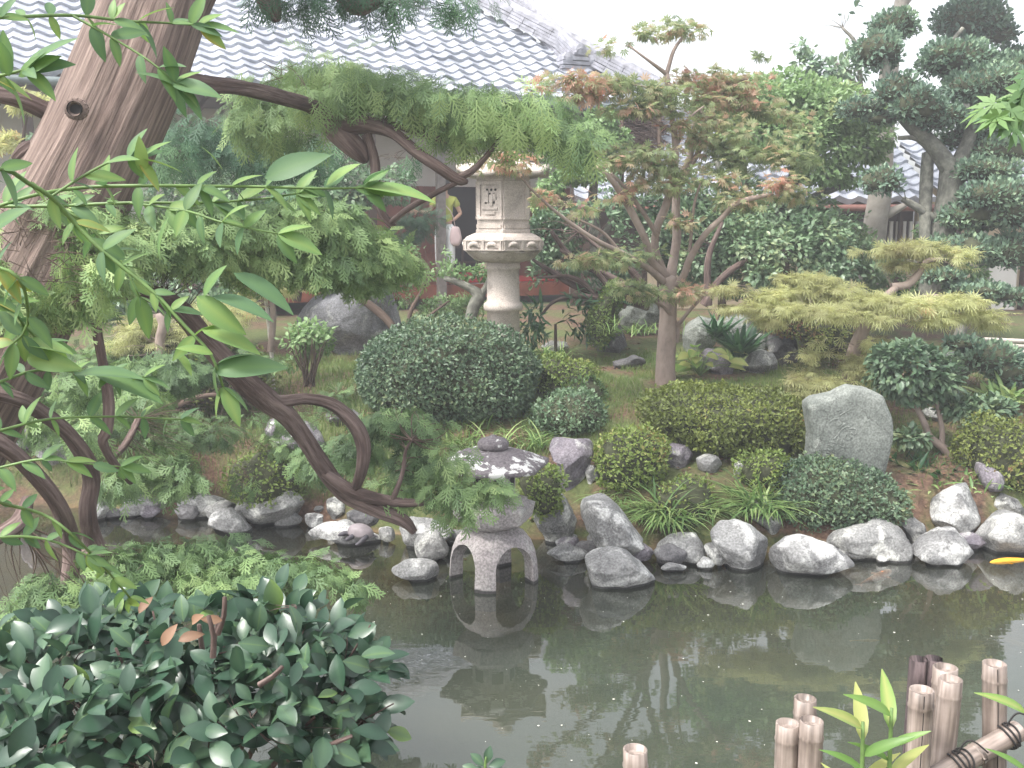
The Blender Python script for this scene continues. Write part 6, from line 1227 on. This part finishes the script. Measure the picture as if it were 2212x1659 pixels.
#==================================================== PERSON ON THE VERANDA
def person():
    global a
    d=ray(970,614); k=(FZ+.02-CH)/d[2]; c=np.array([0,0,CH])+d*k; c[0]-=.06; c[1]+=.05
    Hh=1.62; t=thing('person','person in a yellow top and white cropped trousers standing barefoot on the veranda','person',c)
    def skin(name,vs,es,rs,m,sub=2):
        me=bpy.data.meshes.new(name); me.from_pydata([tuple(v) for v in vs],es,[]); o=bpy.data.objects.new(name,me); COL.objects.link(o)
        md=o.modifiers.new('s','SKIN'); 
        for i,r in enumerate(rs): me.skin_vertices[0].data[i].radius=(r if isinstance(r,tuple) else (r,r))
        me.skin_vertices[0].data[0].use_root=True; md.use_smooth_shade=True
        s2=o.modifiers.new('u','SUBSURF'); s2.levels=sub; s2.render_levels=sub
        dg=bpy.context.evaluated_depsgraph_get(); m2=bpy.data.meshes.new_from_object(o.evaluated_get(dg)); o.modifiers.clear(); o.data=m2; m2.materials.clear(); m2.materials.append(m)
        o.parent=t; return o
    sk_=plain('skin',(.5,.3,.22),.6,.05,5); ye=plain('yellow_cloth',(.42,.45,.1),.9,.12,6,bump=.2); wh=plain('white_cloth',(.75,.76,.78),.9,.05,6,bump=.2); hr_=plain('dark_hair',(.02,.014,.012),.5,.3,40); bg_=plain('pink_bag',(.55,.42,.42),.8,.1,10)
    # local x right, y away, z up. facing half left
    V_=[(0,0,.86),(0,0,1.0),(0,.0,1.18),(0,.01,1.33),(0,0,1.40),(-.01,-.01,1.46),(-.015,-.02,1.54),
        (.07,0,.84),(.075,-.01,.47),(.08,.02,.08),(.085,-.1,.02),(-.07,0,.84),(-.08,.03,.47),(-.075,.06,.08),(-.08,-.06,.02),
        (.145,.0,1.31),(.25,.04,1.1),(.13,-.03,.99),(-.145,0,1.31),(-.24,-.08,1.12),(-.38,-.2,1.13)]
    E_=[(0,1),(1,2),(2,3),(3,4),(4,5),(5,6),(0,7),(7,8),(8,9),(9,10),(0,11),(11,12),(12,13),(13,14),(3,15),(15,16),(16,17),(3,18),(18,19),(19,20)]
    R_=[(.13,.1),(.105,.085),(.125,.09),(.11,.075),.045,(.07,.085),(.065,.08),.08,.055,.036,(.035,.028),.08,.055,.036,(.035,.028),.045,.034,.024,.045,.034,.024]
    skin('body',V_,E_,R_,sk_)
    # hands
    for (w0,dx) in (((.13,-.03,.99),np.array([-.9,-.3,-.1])),((-.38,-.2,1.13),np.array([-.9,-.4,.1]))):
        w0=np.array(w0); dx=unit(dx); sd=unit(np.cross(dx,[0,1,.2])); vs=[w0,w0+dx*.05];es=[(0,1)];rs=[(.02,.012),(.036,.014)]
        for q,l in zip((-1.3,-.45,.45,1.3),(.06,.075,.07,.055)):
            b_=len(vs); vs+= [w0+dx*.085+sd*q*.018,w0+dx*(.085+l*.55)+sd*q*.02-np.array([0,0,.006]),w0+dx*(.085+l)+sd*q*.02-np.array([0,0,.02])]; es+=[(1,b_),(b_,b_+1),(b_+1,b_+2)]; rs+=[.009,.008,.006]
        b_=len(vs); vs+=[w0+dx*.04+sd*.035,w0+dx*.075+sd*.055]; es+=[(1,b_),(b_,b_+1)]; rs+=[.01,.008]
        skin('hand',vs,es,rs,sk_,1)
    skin('shirt',[(0,0,.95),(0,0,1.02),(0,0,1.18),(0,.01,1.33),(0,.0,1.39),(.15,.0,1.31),(.21,.03,1.2),(-.15,0,1.31),(-.2,-.05,1.2)],[(0,1),(1,2),(2,3),(3,4),(3,5),(5,6),(3,7),(7,8)],[(.15,.115),(.125,.1),(.14,.105),(.125,.09),(.06,.06),.06,.058,.06,.058],ye)
    skin('trousers',[(0,0,.92),(0,0,.98),(.075,0,.82),(.08,-.005,.47),(.082,.015,.27),(-.075,0,.82),(-.085,.03,.47),(-.08,.05,.27)],[(0,1),(0,2),(2,3),(3,4),(0,5),(5,6),(6,7)],[(.15,.12),(.135,.11),.1,.085,.08,.1,.085,.08],wh)
    a=Acc(); n=24; v=[]; f=None
    q=rdir(1); vv,ff,cc=inflate([(1106+60*math.cos(x),829+70*math.sin(x)) for x in np.arange(0,6.28,.4)],1,.03,24,14,2.2); vv=(vv-cc)
    vv=vv/np.abs(vv).max(0)*[.098,.105,.115]+[-.012,.02,1.555]; vv=vv+unit(vv-[-.012,.02,1.55])*(.008*fbm(vv*30,2))[:,None]; a.add(vv,ff); h=a.build('hair',hr_,None); h.parent=t
    a=Acc(); tube(a,[(-.02,-.095,1.54,.012),(-.02,-.12,1.52,.012),(-.02,-.105,1.505,.01)],.01,8); h=a.build('nose',sk_,None); h.parent=t
    for sx in (-.052,.018):
        a=Acc(); tube(a,[(sx-.01,-.094,1.54,.006),(sx+.01,-.096,1.54,.006)],.01,6); h=a.build('eye',hr_,None); h.parent=t
    a=Acc(); tube(a,[(-.04,-.092,1.475,.004),(-.018,-.1,1.473,.006),(.004,-.094,1.475,.004)],.01,6); h=a.build('mouth',plain('lips',(.4,.14,.12),.5,.1,5),None); h.parent=t
    # shoulder bag rests at the hip
    b=thing('shoulder_bag','pale pink bag hanging at the hip of the person','bag',c+[.17,-.06,.62]); a=Acc(); vv,ff,cc=inflate([(1080,800),(1130,800),(1145,860),(1130,890),(1085,890),(1072,860)],1,.02,28,14,3); vv=(vv-cc); vv=vv/np.abs(vv).max(0)*[.1,.05,.15]; a.add(vv+c+[.17,-.06,.75],ff); a.build('pouch',bg_,b)
    a=Acc(); tube(a,[[*(c+[.17,-.06,.88]),.006],[*(c+[.12,-.13,1.1]),.006],[*(c+[.0,-.13,1.25]),.006],[*(c+[-.12,-.06,1.4]),.006]],.04,6); a.build('strap',bg_,b)
person()

#==================================================== CARVING ON THE STONE
def carve():
    me=stele.data; co=np.zeros(len(me.vertices)*3); me.vertices.foreach_get('co',co); co=co.reshape(-1,3)+np.array(stele.location)
    fr_=co[co[:,1]<stele.location[1]]
    def on(zx,zy):
        u=1659+.3333*(254.5+zx*.4262/1.0*.4262/.4262*1.0) if False else (2200+zx*300/1659)*.7855; v=(1000+zy*300/1659)*.7855
        q=P(u,v,stele.location[1]-.12); k=np.argsort(np.hypot(fr_[:,0]-q[0],fr_[:,2]-q[2]))[:4]; Yq=fr_[k,1].mean(); q=P(u,v,Yq+.0025); return q
    strokes=[[(560,1110),(620,1020),(700,960),(760,965)],[(750,990),(800,985),(850,1000),(850,1050),(820,1080),(770,1050)],[(710,1070),(690,1120),(730,1160),(790,1110)],
     [(540,1150),(700,1190)],[(590,1110),(560,1200)],[(640,1140),(620,1250)],[(700,1180),(670,1270)],[(600,1245),(690,1280)],[(630,1195),(670,1205)],[(460,1190),(560,1215)],
     [(420,1230),(500,1270),(480,1330)],[(390,1290),(480,1330)],[(520,1220),(500,1270)],[(340,1320),(420,1300),(470,1350),(440,1390),(380,1380)],[(400,1350),(450,1365)],[(310,1370),(380,1440),(440,1410)],[(320,1400),(360,1460)],[(470,1450),(520,1460),(530,1500)],
     [(600,1040),(560,1100),(510,1150)],[(440,900),(500,850),(580,830)],[(600,790),(680,740),(760,700)],[(560,720),(640,690)],[(620,960),(690,900)]]
    a=Acc()
    for l in strokes:
        pts=[[*on(*q),.0065] for q in l]
        if len(pts)==2: pts=[pts[0],[*((np.array(pts[0][:3])+np.array(pts[1][:3]))/2),.0075],pts[1]]
        tube(a,pts,.015,6)
    o=a.build('carved_inscription',M['rockg'],None); o.parent=stele; o.location=-stele.location
carve()
#==================================================== ADDED HAZE VOLUME STANDING IN FOR THE LENS FLARE VEIL
VEIL_D=.0078
if VEIL_D:
    a=Acc(); boxm(a,-9,10,-.6,24,-1.75,11); m=bpy.data.materials.new('flare_veil'); m.use_nodes=True; nt=m.node_tree; nt.nodes.remove(nt.nodes['Principled BSDF'])
    pv=nt.nodes.new('ShaderNodeVolumePrincipled'); pv.inputs['Color'].default_value=(.95,.96,1,1); pv.inputs['Density'].default_value=VEIL_D; pv.inputs['Anisotropy'].default_value=.3
    nt.links.new(pv.outputs[0],nt.nodes['Material Output'].inputs['Volume']); o=a.build('flare_veil',m); o['kind']='stuff'
